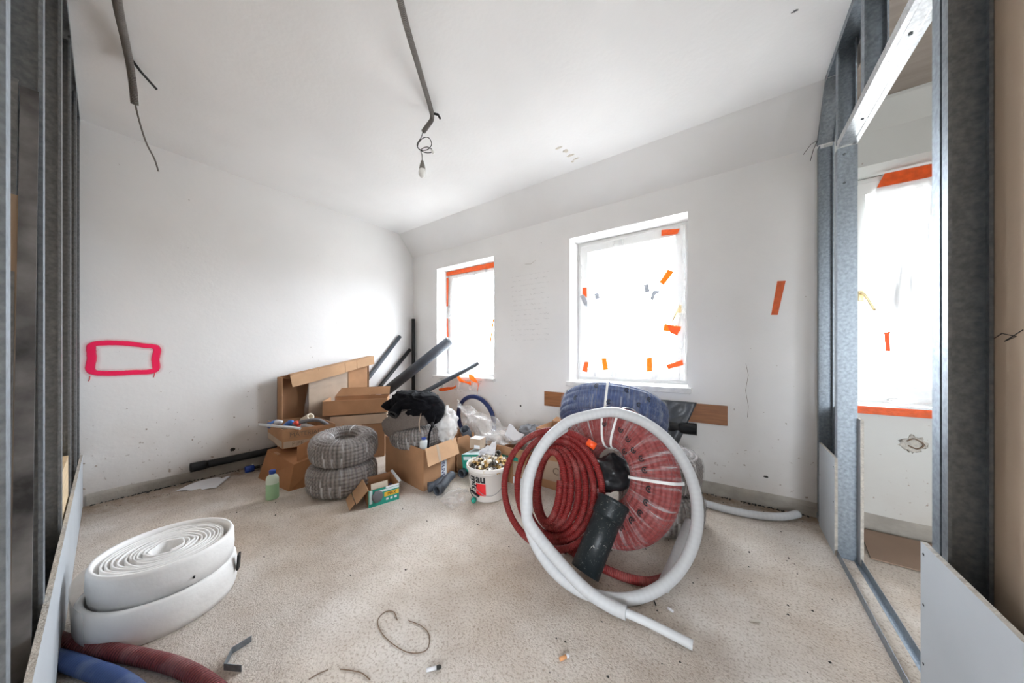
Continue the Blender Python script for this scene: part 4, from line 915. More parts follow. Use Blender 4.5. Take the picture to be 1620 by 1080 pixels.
tube('strap', [(-2.02, 1.90, .63), (-1.99, 1.85, .56), (-1.995, 1.815, .48), (-1.985, 1.795, .40), (-1.978, 1.785, .365)], .009, 'cloth_black', jk, 8, smooth_n=5)
blob('buckle', (-1.992, 1.845, .545), (.018, .012, .026), .2, 3, 'ink_black', jk, nu=14, nv=10)
jk.location += Vector((-.095, -.065, -.012))
tag(tube('cord', [(-2.17, 1.735, .66), (-2.165, 1.70, .55), (-2.15, 1.705, .47)], .0032, 'card_pale', None, 8, smooth_n=5), 'pale cord hanging beside the grey bag', 'cord')
tag(blob('film_bundle', (-2.17, 2.02, .47), (.09, .10, .155), .35, 3, 'milky_film', seed=8, nu=48, nv=32), 'crumpled whitish film bundle at the back of the big box', 'plastic film')
bottle('bottle', 'small clear bottle with blue cap at the big box corner', (-2.145, 1.735, .30), .036, .125, 'clear_plastic_body', 'liquid_green', 'cap_blue', .35)
# sewer elbows on the floor
def elbow(label, pts, r_, group):
    t = thing('pipe_elbow', label, 'pipe', pts[-1], group); P = smooth_path(pts, 6)
    tube('bend', P, r_, 'grey_pipe', t, 18, inner=r_ * .82)
    d = (P[-1] - P[-3]).normalized(); tube('collar', [P[-1] - d * .045, P[-1] - d * .01, P[-1] + d * .002], r_ * 1.15, 'grey_pipe', t, 18, inner=r_ * .85)
    lathe('bore', [(0.001, 0), (r_ * .86, 0)], 'bore_dark', t, 18, frame(P[-1] - d * .03, d), cap=False)
GE = 'grey pipe fittings by the big box'
elbow('grey pipe bend beside the big box, right one', [(-2.005, 1.93, .075), (-1.985, 1.86, .07), (-1.955, 1.79, .055), (-1.935, 1.73, .044), (-1.93, 1.69, .042)], .036, GE)
elbow('grey pipe bend beside the big box, left one', [(-2.02, 1.84, .062), (-2.01, 1.79, .056), (-2.015, 1.73, .044), (-2.035, 1.69, .042)], .034, GE)
elbow('short grey pipe end under the green box', [(-2.06, 2.22, .045), (-2.03, 2.12, .042), (-2.02, 2.06, .040)], .034, GE)

# ---- small green printed carton in front
p0 = Vector((-2.187, 1.262, 0)); pu = Vector((.053, .221, 0)); pv = Vector((-.262, .098, 0))
gb = carton('cardboard_box', 'small open carton with green printed front on the floor', p0, pu, pv, .128, 'card', 'card_in', t=.004)
pun = pu.normalized(); pn_ = Vector((pun.y, -pun.x, 0))
def sticker(name, a, b_, c_, d_, material, off=.0008):
    """patch on the printed face: a..b along the face, c..d up it (fractions)"""
    return slab(name, p0 + pu * a + Vector((0, 0, .128 * c_)) + pn_ * off, pu * (b_ - a), (0, 0, .128 * (d_ - c_)), pn_ * .0006, material, gb if name == 'printed_face' else pf)
pf = sticker('printed_face', 0, 1, 0, .995, 'label_green'); sticker('printed_stripe', .35, 1, .74, .86, 'label_pale', .0016); sticker('printed_stripe', .55, 1, .88, .99, 'label_white', .0016)
sticker('printed_stripe', .5, .99, .40, .66, 'label_yellow', .0020); sticker('printed_stripe', .03, .12, .2, .97, 'label_pale', .0016)
for a in (.56, .70, .84): sticker('printed_icon', a, a + .08, .18, .30, 'label_white', .0022)
text('print', 'MAX', .03, plane_m(p0 + pu * .75 + Vector((0, 0, .068)) + pn_ * .0034, pun, pn_), 'ink_black', pf)
blob('printed_picture', p0 + pu * .3 + Vector((0, 0, .07)) + pn_ * .002, (.012, .045, .042),   .3, 3, 'grey_dark', pf, nu=20, nv=12)
fl0 = p0 + pv * .98 + Vector((0, 0, .133)); fl1 = p0 + Vector((0, 0, .133))
slab('flap', fl1 + Vector((0, -.002, 0)), pv * .96, Vector((-.03, -.07, -.085)), Vector((.002, -.003, .001)), 'card_light', gb)
slab('flap', p0 + pv * .90 - Vector((-.004, .075, 0)) + Vector((-.03, -.005, .045)), -pv * .78, Vector((-.012, -.035, -.040)), Vector((.002, -.003, .001)), 'card_light', gb)
slab('flap', p0 + pu + Vector((0, 0, .132)), pv, pun * .018 + Vector((0, 0, .008)), Vector((0, 0, .003)), 'label_white', gb)
slab('paper_insert', p0 + pu * .12 + pv * .16 + Vector((0, 0, .03)), pu * .55, Vector((-.02, .01, .115)), pv.normalized() * .004, 'tool_cream', gb)
blob('dark_part', p0 + pu * .8 + pv * .3 + Vector((0, 0, .075)), (.018, .022, .03), .3, 3, 'ink_navy', gb, nu=14, nv=10)

# ---- boxes between the big box and the bucket
carton('cardboard_box', 'narrow brown box between big box and green box', (-2.14, 2.13, 0), (-.22, .02, 0), (-.02, .26, 0), .33, 'card', 'card_in')
tag(tube('pipe_sleeve', [(-2.22, 2.40, .22), (-2.19, 2.28, .38)], .05, 'grey_pipe', None, 20, inner=.042), 'grey pipe sleeve standing in the narrow brown box', 'pipe', GE)
q0 = Vector((-2.035, 2.10, .055)); qu = Vector((.25, .03, 0)); qv = Vector((-.05, .25, 0))
MQ = rot((-1.95, 2.12, .06), -9, 'Y')
gr = carton('cardboard_box', 'green printed carton leaning beside the bucket', q0, qu, qv, .15, 'label_green', 'card_in', closed=True, M=MQ)
slab('printed_top', q0 + Vector((.003, .003, .1572)), qu * .97, qv * .97, (0, 0, .001), 'label_pale', gr, MQ)
qn = Vector((qu.y, -qu.x, 0)).normalized()
for a, b_, c_, d_, mm in ((.08, .42, .72, .92, 'label_pale'), (.45, .62, .72, .92, 'tool_cream'), (.35, .75, .08, .18, 'label_white'), (.62, .80, .38, .62, 'label_pale')):
    slab('printed_patch', q0 + qu * a + Vector((0, 0, .15 * c_)) + qn * .0006, qu * (b_ - a), (0, 0, .15 * (d_ - c_)), qn * .0006, mm, gr, MQ)
sup = tag(boxc('foam_block', (-2.02, 2.16, 0), (-1.82, 2.33, .05), 'grey_dark', bevel=.01), 'dark block under the green printed carton', 'block')
MQ2 = rotz((-1.98, 2.28, .24), 12)
sm = carton('cardboard_box', 'tiny white and grey box on the green printed carton', (-2.07, 2.23, .232), (.115, 0, 0), (0, .11, 0), .085, 'card_pale', closed=True, M=MQ2)
slab('white_top', (-2.068, 2.232, .324), (.111, 0, 0), (0, .106, 0), (0, 0, .002), 'label_white', sm, MQ2)
slab('white_front', (-2.02, 2.2285, .236), (.06, 0, 0), (0, 0, .03), (0, .001, 0), 'label_white', sm, MQ2)

# blue ring hose against the wall, clear bag before it
t = tube('hose', [Vector((-2.60 + .295 * math.cos(a), 2.93 - .03 * math.sin(a) - .03, .315 + .292 * math.sin(a))) for a in [2 * math.pi * i / 48 for i in range(48)]], .026, 'hose_navy', None, 12, closed=True)
tag(t, 'navy blue ring of hose leaning on the wall under the small window', 'hose')
def bagf(u, v):
    p = Vector((-2.66, 2.62, .60)).lerp(Vector((-1.72, 2.62, .30)), u)
    lo = Vector((-2.30, 2.42, .27)).lerp(Vector((-1.74, 2.36, .26)), u)
    q_ = p.lerp(lo, v); w = Vector((u * 4.2, v * 3.1, 2))
    bul = math.sin(math.pi * v) * math.sin(math.pi * min(1, u * 1.1))
    return q_ + Vector((.02 * noise.noise(w * 2), -.09 * bul + .05 * noise.noise(w * 1.7), .05 * bul + .06 * noise.noise(w * 1.3 + Vector((3, 1, 0))) * (1 - .5 * v)))
def bagb(u, v): q_ = bagf(u, v); bul = math.sin(math.pi * v) * math.sin(math.pi * u); return q_ + Vector((.0, .13 * bul + .004, .03 * bul))
t = thing('plastic_bag', 'large clear plastic bag slumped over boxes below the small window', 'plastic bag', (-2.1, 2.5, .26))
grid('bag_front', bagf, 40, 26, 'poly_bag', t); grid('bag_back', bagb, 40, 26, 'poly_bag', t)
def bag2(u, v):
    p = Vector((-1.93, 1.66, .004)).lerp(Vector((-1.82, 1.93, .004)), u); q_ = Vector((-1.66, 1.60, .004)).lerp(Vector((-1.66, 1.80, .004)), u)
    r_ = p.lerp(q_, v); b_ = math.sin(math.pi * u) * math.sin(math.pi * v); r_.z += .045 * b_ * (1 + .9 * noise.noise(Vector((u * 5, v * 5, 1)))) + .02 * abs(noise.noise(Vector((u * 9, v * 9, 4)))); return r_
tag(grid('plastic_bag', bag2, 30, 30, 'poly_bag'), 'small crumpled clear bag lying on the floor before the bucket', 'plastic bag')
# boxes behind the bucket
k1 = carton('cardboard_box', 'brown box with green label behind the bucket', (-1.75, 2.235, 0), (.35, .0, 0), (0, .30, 0), .20, 'card', 'card_in', flaps=[('f', .12, (0, -.18, 1))])
slab('green_label', (-1.675, 2.2305, .205), (.17, 0, 0), (0, -.008, .036), (0, -.0012, .0002), 'label_green', k1); slab('green_label', (-1.675, 2.2335, .160), (.07, 0, 0), (0, 0, .04), (0, -.0012, 0), 'label_teal', k1)
slab('pale_patch', (-1.56, 2.2335, .08), (.15, 0, 0), (0, 0, .11), (0, -.0012, 0), 'card_pale', k1); slab('lower_print', (-1.56, 2.2335, .006), (.15, 0, 0), (0, 0, .06), (0, -.0012, 0), 'label_white', k1)
carton('cardboard_box', 'dark brown box half hidden behind the bucket and bag', (-2.00, 2.40, 0), (.235, 0, 0), (0, .22, 0), .27, 'card_in', flaps=[('b', .08, (0, .5, .6))])
k2 = carton('cardboard_box', 'tall brown box with printed band seen through the red hose loops', (-1.385, 2.33, 0), (.42, 0, 0), (0, .30, 0), .50, 'card', 'card_in', flaps=[('b', .09, (0, .8, .2))])
pb_ = slab('pale_band', (-1.38, 2.3285, .07), (.41, 0, 0), (0, 0, .17), (0, .001, 0), 'card_pale', k2)
text('print', 'CLIFE', .085, plane_m((-1.12, 2.3275, .155), (1, 0, 0), (0, -1, 0)), 'ink_grey', pb_, bold=.001)
tag(blob('crumpled_sack', (-1.60, 2.60, .36), (.12, .10, .08), .35, 3, 'grey_dark', seed=12, nu=40, nv=24, flat=-.05), 'dark grey crumpled sack behind the labelled brown box', 'sack')
tag(grid('paper_sheet', lambda u, v: Vector((-1.86 + .20 * u + .05 * v, 2.50 + .02 * v - .02 * u, .30 + .14 * v * (1 - .6 * u) + .01 * math.sin(u * 8))), 10, 8, 'paper_white', solid=.001), 'scribbled pale sheet leaning behind the bucket', 'paper')

# ---- bucket with fittings
bc = Vector((-1.597, 1.935, 0)); T = Matrix.Translation(bc)
t = thing('bucket', 'white plastic bucket with red and black print, full of fittings', 'bucket', bc)
lathe('bucket_wall', [(.0, .004), (.132, .004), (.136, .008), (.1625, .235), (.173, .236), (.176, .242), (.176, .262), (.171, .268), (.166, .266), (.163, .245), (.135, .012), (.0, .012)], 'bucket_white', t, 56, T, cap=False)
for z in (.222,): lathe('rim_ridge', [(.1615, z), (.166, z + .003), (.1625, z + .007)], 'bucket_white', t, 56, T, cap=False)
fd = -bc.normalized(); fa = math.atan2(fd.y, fd.x)     # toward the viewer
def wrap_at(a0, z0, off):
    def f(v):
        z = z0 + v.y; r_ = .136 + (z - .008) / .227 * .0265 + off + v.z; a = a0 + v.x / r_
        return Vector((r_ * math.cos(a), r_ * math.sin(a), z))
    return f
def patch(name, a0, z0, w, h_, material, off=.001):
    vs = [wrap_at(a0, z0, off)(Vector((w * (i / 10 - .5), h_ * (j - .5), 0))) for j in range(2) for i in range(11)]
    return mesh(name, vs, [(i, i + 1, i + 12, i + 11) for i in range(10)], material, t, M=T)
la = fa - .42
text('print', 'au', .088, T, 'ink_black', t, wrap=wrap_at(la + .02, .188, .0008), bold=.003, sx=1.0)
cw = lambda v: Vector((v.y, -v.x, v.z))
wm = wrap_at(la - .40, .15, .0008)
text('print', 'mit', .082, T, 'ink_black', t, wrap=lambda v: wm(cw(v)), bold=.003)
patch('red_label', la + .02, .105, .082, .095, 'label_red')
# wire bail hanging on the front with a grip
ba = [wrap_at(fa + 1.25 - 2.35 * i / 20, 0, .006)(Vector((0, .205 - .145 * math.sin(math.pi * i / 20) ** .8, 0))) for i in range(21)]
bail = tube('bail', [T @ p for p in ba], .0022, 'wire_steel', t, 8)
gp = [T @ wrap_at(la - .55 + .5 * i / 6, 0, .012)(Vector((0, .085 - .028 * i / 6, 0))) for i in range(7)]; tube('grip', gp, .008, 'ink_black', bail, 10)
hp = lathe('heap_base', [(.160, .225), (.12, .262), (.06, .285), (.001, .292)], 'fitting_mix', t, 40, T, cap=False); hp['kind'] = 'stuff'
GF = 'pipe fittings in the bucket'
def fitting(kind):
    """hollow threaded coupler, hex nut or short nipple; origin at its centre"""
    if kind == 0: me = lathe('pipe_fitting', [(.010, -.014), (.014, -.014), (.014, -.004), (.012, -.003), (.012, .003), (.014, .004), (.014, .014), (.010, .014)], 'brass', None, 12, closed=True)
    elif kind == 1: me = lathe('pipe_fitting', [(.010, -.011), (.018, -.010), (.018, .010), (.010, .011)], 'chrome', None, 6, closed=True, smooth=False)
    elif kind == 2: me = lathe('pipe_fitting', [(.008, -.020), (.012, -.020), (.012, 0), (.016, .002), (.016, .014), (.008, .014)], 'fitting_dark', None, 12, closed=True)
    else: me = lathe('pipe_fitting', [(.009, -.013), (.015, -.012), (.017, 0), (.015, .012), (.009, .013)], 'tool_cream', None, 10, closed=True)
    return me
FT = [fitting(k) for k in range(4)]
FL = ['small brass coupler heaped in the white bucket', 'small chrome hex nut heaped in the white bucket', 'small dark nipple heaped in the white bucket', 'small cream ring heaped in the white bucket']
used = set(); pts = []
for i in range(6000):
    r_ = .152 * math.sqrt(random.random()); a = random.random() * 2 * math.pi
    p = (r_ * math.cos(a), r_ * math.sin(a))
    if all((p[0] - q_[0]) ** 2 + (p[1] - q_[1]) ** 2 > .0205 ** 2 for q_ in pts): pts.append(p)
    if len(pts) >= 150: break
for p in pts:
    k = random.choices((0, 1, 2, 3), (5, 4, 3, 2))[0]
    if k in used: o = FT[k].copy(); C.objects.link(o)
    else: o = FT[k]; used.add(k)
    r_ = math.hypot(*p); z = .240 + .062 * (1 - (r_ / .16) ** 2) + random.uniform(0, .010)
    o.location = bc + Vector((p[0], p[1], z)); o.rotation_euler = (random.uniform(0, 3.1), random.uniform(0, 3.1), random.uniform(0, 3.1))
    tag(o, FL[k], 'pipe fitting', GF)
lf = tag(tube('hose_connector', [bc + Vector((.01, .09, .30)), bc + Vector((.05, .07, .335))], .024, 'fitting_dark', None, 16, inner=.018), 'larger dark connector standing at the back of the bucket', 'pipe fitting')
lf2 = tag(tube('hose_connector', [bc + Vector((-.11, -.06, .268)), bc + Vector((-.075, .01, .305))], .013, 'grey_dark', None, 12, inner=.009), 'long grey connector at the left of the bucket heap', 'pipe fitting')
def bagw(u, v):
    return bc + Vector((-.14 + .17 * u, .04 + .03 * v + .02 * noise.noise(Vector((u * 5, v * 5, 3))), .285 + .115 * v * (.35 + .9 * u) + .02 * noise.noise(Vector((u * 6, v * 6, 9)))))
tag(grid('plastic_bag', bagw, 20, 16, 'paper_white', solid=.0015), 'torn white bag sticking up from the bucket', 'plastic bag')
t = thing('small_plug', 'green plug on a wire beside the bucket foot', 'plug', (-1.605, 1.77, 0))
blob('plug_body', (-1.605, 1.772, .022), (.02, .02, .022), .15, 2, 'label_green', t, nu=14, nv=10); tube('plug_wire', [(-1.605, 1.772, .04), (-1.64, 1.775, .075), (-1.655, 1.79, .10)], .003, 'ink_black', t, 6, smooth_n=4)
tag(blob('rubber_scrap', (-1.72, 1.93, .022), (.02, .02, .022), .3, 3, 'ink_black', nu=14, nv=10), 'black rubber scrap left of the bucket', 'scrap')

# ---- plank on the window wall, dark sheet, stub
tag(boxc('wooden_plank', (-1.66, 2.968, .575), (-.016, 2.994, .73), 'wood_plank', bevel=.002), 'brown wooden plank mounted along the wall under the middle window', 'plank')
def dsheet(u, v):
    a = Vector((-.66, 2.95, .745)).lerp(Vector((-.222, 2.955, .742)), u); b_ = Vector((-.66, 2.80, .30)).lerp(Vector((-.36, 2.88, .37)), u)
    q_ = a.lerp(b_, v); return q_ + Vector((0, -.035 * abs(noise.noise(Vector((u * 4, v * 3, 5)))) - .02 * math.sin(u * 6 + v * 4) * v, 0))
tag(grid('plastic_sheet', dsheet, 24, 24, 'poly_grey', solid=.002), 'dark grey plastic sheet hanging over the plank', 'plastic sheet')
pipe('drain_pipe', 'short black pipe end poking out under the plank', (-.48, 2.90, .53), (-.222, 2.91, .53), .040, 'black_plastic', socket=1)

# ---- blue coil, red coil
BLM = frame((-.735, 2.36, .675), (-.06, .50, .86), (0, 1, 0))
coil('hose_coil', 'large blue hose coil in clear wrap resting on top', BLM, .395, .20, .24, .05, 'coil_blue', 'wrap_film_light', 'wrapped hose coils', straps=(R(-78), R(190)), p=3.4, seg=96)
bl = bpy.data.objects['hose_coil']
RCC = Vector((-.60, 1.925, .405)); RCN = Vector((-.33, -.91, .23))
RM = frame(RCC, RCN)
coil('hose_coil', 'large red hose coil in clear wrap leaning upright', RM, .412, .15, .19, .036, 'coil_red', 'wrap_film', 'wrapped hose coils', straps=(R(10), R(82), R(100)), p=3.2, seg=96)
rd = [o for o in bpy.data.objects if o.name.startswith('hose_coil') and 'red' in o.get('label', '')][0]
def emblem(parent, M, an, r_, z, side, size=.022):
    """printed round mark: open ring with a bar, lying on the wrap"""
    vs, fs = [], []; n = 14
    for i in range(n + 1):
        a = R(40) + R(280) * i / n
        for q_ in (size * .62, size): vs.append((q_ * math.cos(a), q_ * math.sin(a), 0))
    for i in range(n): fs.append((2 * i, 2 * i + 1, 2 * i + 3, 2 * i + 2))
    b_ = len(vs); vs += [(-size * .2, -size * .35, 0), (size * .35, -size * .2, 0), (size * .3, size * .25, 0), (-size * .3, size * .35, 0)]; fs.append((b_, b_ + 1, b_ + 2, b_ + 3))
    if side == 'face': L_ = Matrix.Translation((r_ * math.cos(an), r_ * math.sin(an), z)) @ Matrix.Rotation(an, 4, 'Z')
    else: L_ = Matrix.Translation((r_ * math.cos(an), r_ * math.sin(an), z)) @ Matrix.Rotation(an, 4, 'Z') @ Matrix.Rotation(R(90), 4, 'Y') @ Matrix.Rotation(R(90), 4, 'Z')
    o = mesh('printed_mark', vs, fs, 'ink_black', parent, M=M @ L_); return o
for a_, r_ in ((58, .275), (44, .262), (32, .285), (20, .285), (2, .305), (-11, .305), (-24, .30), (-37, .29), (-52, .30), (72, .29), (96, .29), (50, .21)): emblem(rd, RM, R(a_), r_, .1015, 'face', .017)
for a_, z in ((-60, .05), (-88, .06), (-110, -.02), (-125, .05), (-38, .03), (-48, -.03), (-75, -.05), (-140, .04)): emblem(bl, BLM, R(a_), .4015, z, 'rim', .016)
# black pieces inside the hole of the red coil
tag(blob('rubber_bundle', RM @ Vector((0, 0, .01)), (.12, .13, .105), .22, 2.2, 'poly_black', seed=4, nu=40, nv=24), 'black plastic bundle stuffed in the hole of the red coil', 'bundle')

# ---- loose red hose loops leaning on the red coil
LC = Vector((-.855, 1.66, .335)); Lh = Vector((.976, .215, 0)).normalized(); Lw = Vector((-.03, .25, .967)).normalized(); Ln = Lh.cross(Lw)
loops = [  # centre offset (h, w, n), half width, half height, skew
    ((.002, .010, .030), .335, .335, 0), ((-.008, .010, .000), .268, .315, 0), ((.0, .005, -.035), .215, .285, 0), ((.0, .00, -.055), .165, .255, 0), ((-.005, .010, -.035), .130, .230, 0),
    ((-.012, .015, .005), .100, .210, 0), ((-.020, .020, .035), .078, .195, 0), ((-.024, .02, .065), .062, .185, 0)]
def loop_pt(s):
    i = min(int(s), len(loops) - 2); f = s - i; a, b_ = loops[i], loops[i + 1]
    off = [a[0][k] + (b_[0][k] - a[0][k]) * f for k in range(3)]; hw = a[1] + (b_[1] - a[1]) * f; hh = a[2] + (b_[2] - a[2]) * f
    an = 2 * math.pi * s + R(58)
    return LC + Lh * (off[0] + hw * math.cos(an)) + Lw * (off[1] + hh * math.sin(an)) + Ln * (off[2] + .02 * math.sin(an * .5))
t = thing('hose', 'loose red hose wound in many loops leaning on the red coil', 'hose', (LC.x, LC.y - .05, 0))
P = [loop_pt(s / 40 * 1.0) for s in range(0, 40 * 7 - 4)]
tube('hose_run', P, .0195, 'hose_red', t, 12)
e = P[0]; d = (P[0] - P[1]).normalized(); tube('hose_end', [e - d * .002, e + d * .05], .021, 'hose_end_orange', t, 12)
tag(tube('hose', [(-.80, 1.66, .026), (-.68, 1.62, .024), (-.55, 1.60, .024), (-.42, 1.60, .024), (-.32, 1.64, .024), (-.26, 1.72, .024)], .022, 'hose_red', None, 12, smooth_n=8), 'short red hose lying on the floor under the coils', 'hose')

# ---- big white insulated pipe ring
RC = Vector((-.485, 1.545, .425)); Rh = Vector((.8177, .5757, 0)); Rw = Vector((-.18, .28, .943)).normalized(); Rn = Rh.cross(Rw)   # Rn points to the viewer
RR = .42
ring = lambda deg, r_=RR, n=0: RC + Rh * r_ * math.cos(R(deg)) + Rw * r_ * math.sin(R(deg)) + Rn * n
t = thing('insulated_pipe', 'white foam insulated pipe bent into a big ring leaning on the coils', 'pipe', (-.42, 1.42, 0))
A = [Vector((-.365, 1.372, .032)), Vector((-.43, 1.365, .036)), Vector((-.53, 1.345, .070)), Vector((-.63, 1.325, .145))]
A += [ring(a, RR, .028) for a in range(196, 100, -12)] + [ring(a, RR + .004, .028 - .05 * (100 - a) / 190) for a in range(88, -100, -12)]
A += [ring(a, RR + .006, -.028) for a in range(-108, -196, -12)] + [ring(a, RR - .004 + .012 * (a + 200) / 60, -.05) for a in range(-204, -252, -12)]
tube('insulation', A, .0275, 'insulation_white', t, 16, smooth_n=5, inner=.019)
tube('inner_pipe', [A[0] + Vector((-.03, .0, 0)), A[0], (-.27, 1.378, .030), (-.118, 1.383, .0185)], .0175, 'white_pipe', t, 14, smooth_n=5, inner=.0135)
lathe('bore', [(.001, 0), (.014, 0)], 'card_red', t, 14, frame((-.122, 1.383, .0187), (1, 0, -.08)), cap=False)
tag(tube('insulated_pipe', [(-.262, 1.625, .031), (-.235, 1.76, .075), (-.21, 1.90, .13), (-.185, 2.02, .185)], .030, 'insulation_white', None, 14, smooth_n=5, inner=.017), 'straight piece of white insulated pipe slanting down behind the ring', 'pipe')
tag(tube('insulated_pipe', [(.385, 2.90, .033), (.29, 2.80, .028), (.16, 2.735, .026), (.0, 2.71, .026), (-.16, 2.72, .028), (-.40, 2.74, .03), (-.75, 2.78, .03), (-1.10, 2.82, .10), (-1.30, 2.80, .32), (-1.325, 2.76, .55), (-1.26, 2.74, .68), (-1.15, 2.74, .72)], .0255, 'insulation_white', None, 14, smooth_n=8, inner=.016), 'thinner white pipe curving along the wall to the right', 'pipe')

# ---- black pipe piece with socket in front
a_, b_ = Vector((-.585, 1.475, .078)), Vector((-.512, 1.675, .352))
d = (b_ - a_).normalized(); a_ = a_ - d * .02
t = thing('drain_pipe', 'short thick scuffed black pipe leaning on the red coil', 'pipe', (a_.x, a_.y, 0))
tube('pipe_wall', [a_, a_.lerp(b_, .5), b_], .072, 'scuffed_black', t, 32, inner=.067)
tube('socket', [b_ - d * .10, b_ - d * .085, b_ - d * .02, b_ - d * .015, b_ + d * .0, b_ + d * .004], .08, 'scuffed_black', t, 32, radii=[.0725, .081, .081, .086, .086, .082], inner=.07)

# ---- ceiling conduits
t = thing('ceiling_conduit', 'grey ribbed conduit with bulb cable at the middle of the ceiling', 'conduit', (-1.764, 1.48, 2.6))
tube('conduit', [(-.80, .42, 2.88), (-1.0, .62, 2.80), (-1.226, .855, 2.76), (-1.47, 1.15, 2.80), (-1.70, 1.43, 2.855), (-1.765, 1.50, 2.845), (-1.775, 1.47, 2.78), (-1.785, 1.44, 2.725)], .0155, 'conduit_ribbed', t, 14, smooth_n=8)
tube('fixing_stub', [(-1.765, 1.50, 2.885), (-1.70, 1.50, 2.845), (-1.68, 1.50, 2.81)], .008, 'ink_black', t, 8)
t2 = thing('light_bulb', 'bare white light bulb hanging on a tangled cable', 'light bulb', (-1.79, 1.44, 2.43))
cab = [(-1.785, 1.44, 2.73), (-1.80, 1.43, 2.68), (-1.83, 1.42, 2.64), (-1.81, 1.43, 2.60), (-1.77, 1.46, 2.60), (-1.745, 1.48, 2.64), (-1.765, 1.47, 2.69), (-1.80, 1.44, 2.68), (-1.825, 1.42, 2.62), (-1.79, 1.45, 2.585), (-1.755, 1.48, 2.585), (-1.74, 1.485, 2.60), (-1.77, 1.46, 2.62), (-1.805, 1.435, 2.60), (-1.80, 1.44, 2.56), (-1.797, 1.44, 2.515)]
tube('cable', cab, .0028, 'ink_black', t2, 8, smooth_n=6)
tube('cable_clip', [(-1.745, 1.48, 2.60), (-1.735, 1.49, 2.575)], .009, 'strap_white', t2, 8)
T = Matrix.Translation((-1.797, 1.44, 2.42))
lathe('lamp_holder', [(.004, .102), (.010, .10), (.012, .085), (.016, .075), (.021, .05), (.022, .042), (.018, .040)], 'conduit_grey', t2, 20, T)
lathe('bulb', [(.0185, .044), (.022, .035), (.026, .018), (.025, .002), (.018, -.012), (.008, -.019), (.001, -.020)], 'bulb_glass', t2, 24, T)
t = thing('ceiling_conduit', 'grey conduit with thin wire hanging at the left of the ceiling', 'conduit', (-2.9, .2, 2.4))
tube('conduit', [(-1.75, .06, 2.87), (-2.05, .09, 2.80), (-2.345, .121, 2.795), (-2.65, .16, 2.845), (-2.886, .194, 2.858), (-2.99, .213, 2.80), (-3.065, .227, 2.715)], .0175, 'conduit_ribbed', t, 14, smooth_n=8)
tube('fixing_stub', [(-2.89, .20, 2.885), (-2.93, .24, 2.86), (-2.99, .31, 2.83)], .007, 'ink_black', t, 8)
tube('wire', [(-3.06, .226, 2.73), (-3.09, .25, 2.62), (-3.12, .28, 2.52), (-3.13, .315, 2.44), (-3.15, .335, 2.372)], .0045, 'conduit_grey', t, 8, smooth_n=6)

# ---- small litter on the floor
t = thing('metal_bracket', 'small bent metal bracket lying on the floor', 'bracket', (-1.51, .35, 0))
br = [(-1.44, .352), (-1.50, .318), (-1.555, .352), (-1.558, .412)]
profile('bracket_strip', br, .0018, Matrix.Translation((0, 0, .001)), .024, 'zinc', t)
GL = 'small litter on the floor'
def stick(label, a, b_, r_, material, tip=None, name='cigarette_butt'):
    t = thing(name, label, 'litter', a, GL); a, b_ = Vector(a), Vector(b_); q_ = a.lerp(b_, .68)
    tube('paper', [a, a.lerp(q_, .5), q_], r_, material, t, 10); tube('tip', [q_, q_.lerp(b_, .6), b_], r_, tip or material, t, 8, radii=[r_, r_ * 1.15, r_ * .7])
stick('burnt white cigarette stub at the front of the floor', (-.895, .735, .0065), (-.862, .775, .0065), .006, 'paper_white', 'debris_dark')
stick('tan cigarette filter on the bare floor', (-.520, 1.048, .0065), (-.498, 1.083, .0065), .0065, 'butt_tan', 'paper_white')
stick('white stub on the floor inside the ring bottom', (-.228, 1.54, .006), (-.205, 1.53, .006), .0055, 'paper_white', name='plastic_plug')
stick('pale wood chip on the floor at right', (.07, 1.672, .005), (.105, 1.69, .005), .005, 'debris', name='wood_chip')
stick('pale wood chip beside the floor track', (.405, 1.595, .005), (.43, 1.605, .005), .005, 'debris', name='wood_chip')
stick('nail standing near the ring bottom', (-.288, 1.55, .004), (-.275, 1.525, .004), .003, 'debris_dark', name='nail')
tag(tube('string_piece', [(-1.169, .804, .003), (-1.219, .82, .003), (-1.249, .799, .003), (-1.238, .756, .003), (-1.171, .731, .003), (-1.083, .728, .003), (-1.002, .744, .003), (-.959, .788, .003), (-1.001, .836, .003), (-1.064, .845, .003), (-1.126, .83, .003)], .0018, 'string_brown', None, 6, smooth_n=5), 'thin brown string lying in a loop on the floor', 'string')
tag(tube('string_piece', [(-1.157, .56, .003), (-1.115, .583, .003), (-1.078, .598, .003), (-1.032, .602, .003)], .0018, 'string_brown', None, 6, smooth_n=5), 'short bent brown string at the front floor edge', 'string')
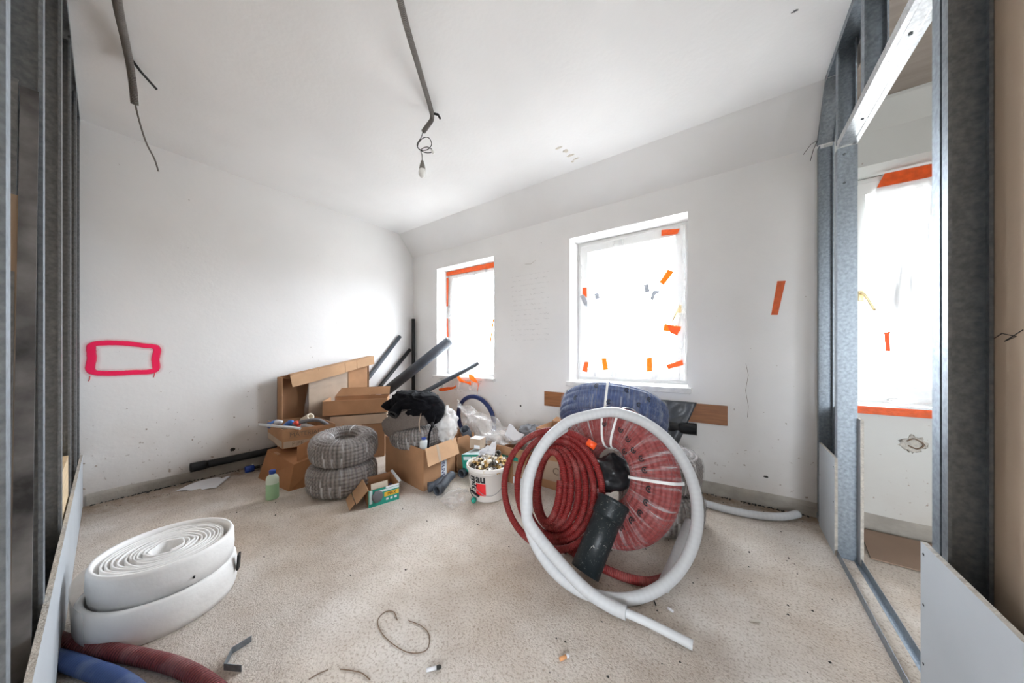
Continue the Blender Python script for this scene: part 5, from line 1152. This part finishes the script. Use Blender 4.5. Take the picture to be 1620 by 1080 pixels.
tag(tube('string_piece', [(-1.211, .479, .003), (-1.204, .507, .003), (-1.191, .534, .003)], .0018, 'string_brown', None, 6, smooth_n=4), 'tiny straight brown string at the front floor edge', 'string')
vs, fs = [], []
for i in range(260):
    x = random.choice((random.uniform(-3.9, .45), random.uniform(-3.93, -3.7), random.uniform(-.6, .45))); y = random.uniform(.1, 2.9) if x < -3.7 else random.uniform(.5, 2.9)
    s = random.uniform(.002, .006); b_ = len(vs); a = random.random() * 6.3
    for q_ in ((1, 0, 0), (-.5, .8, 0), (-.5, -.8, 0), (0, 0, 1.1)): vs.append((x + s * (q_[0] * math.cos(a) - q_[1] * math.sin(a)) * 1.5, y + s * (q_[0] * math.sin(a) + q_[1] * math.cos(a)), .0004 + s * q_[2]))
    fs += [(b_, b_ + 1, b_ + 3), (b_ + 1, b_ + 2, b_ + 3), (b_ + 2, b_, b_ + 3), (b_ + 2, b_ + 1, b_)]
for i in range(420):      # the crumbly dark line where the screed meets the walls
    if i < 260: x, y = XL + .012 + abs(random.gauss(0, .012)), random.uniform(.08, 2.2)
    else: x, y = random.uniform(-1.0, .45), YW - .014 - abs(random.gauss(0, .012))
    s = random.uniform(.004, .011); b_ = len(vs); a = random.random() * 6.3
    for q_ in ((1, 0, 0), (-.5, .8, 0), (-.5, -.8, 0), (0, 0, .9)): vs.append((x + s * (q_[0] * math.cos(a) - q_[1] * math.sin(a)), y + s * (q_[0] * math.sin(a) + q_[1] * math.cos(a)) * 1.4, .0004 + s * q_[2]))
    fs += [(b_, b_ + 1, b_ + 3), (b_ + 1, b_ + 2, b_ + 3), (b_ + 2, b_, b_ + 3), (b_ + 2, b_ + 1, b_)]
o = mesh('floor_crumbs', vs, fs, 'debris_dark'); o['kind'] = 'stuff'; tag(o, 'tiny dark crumbs and grit scattered over the screed', 'grit')

# ---- side room floor board
t = tag(slab('cardboard_sheet', (.64, 2.56, .004), (.42, .0, 0), (.04, .36, .012), (0, 0, .006), 'card_floor'), 'brown cardboard sheet on the side room floor under the window', 'cardboard')
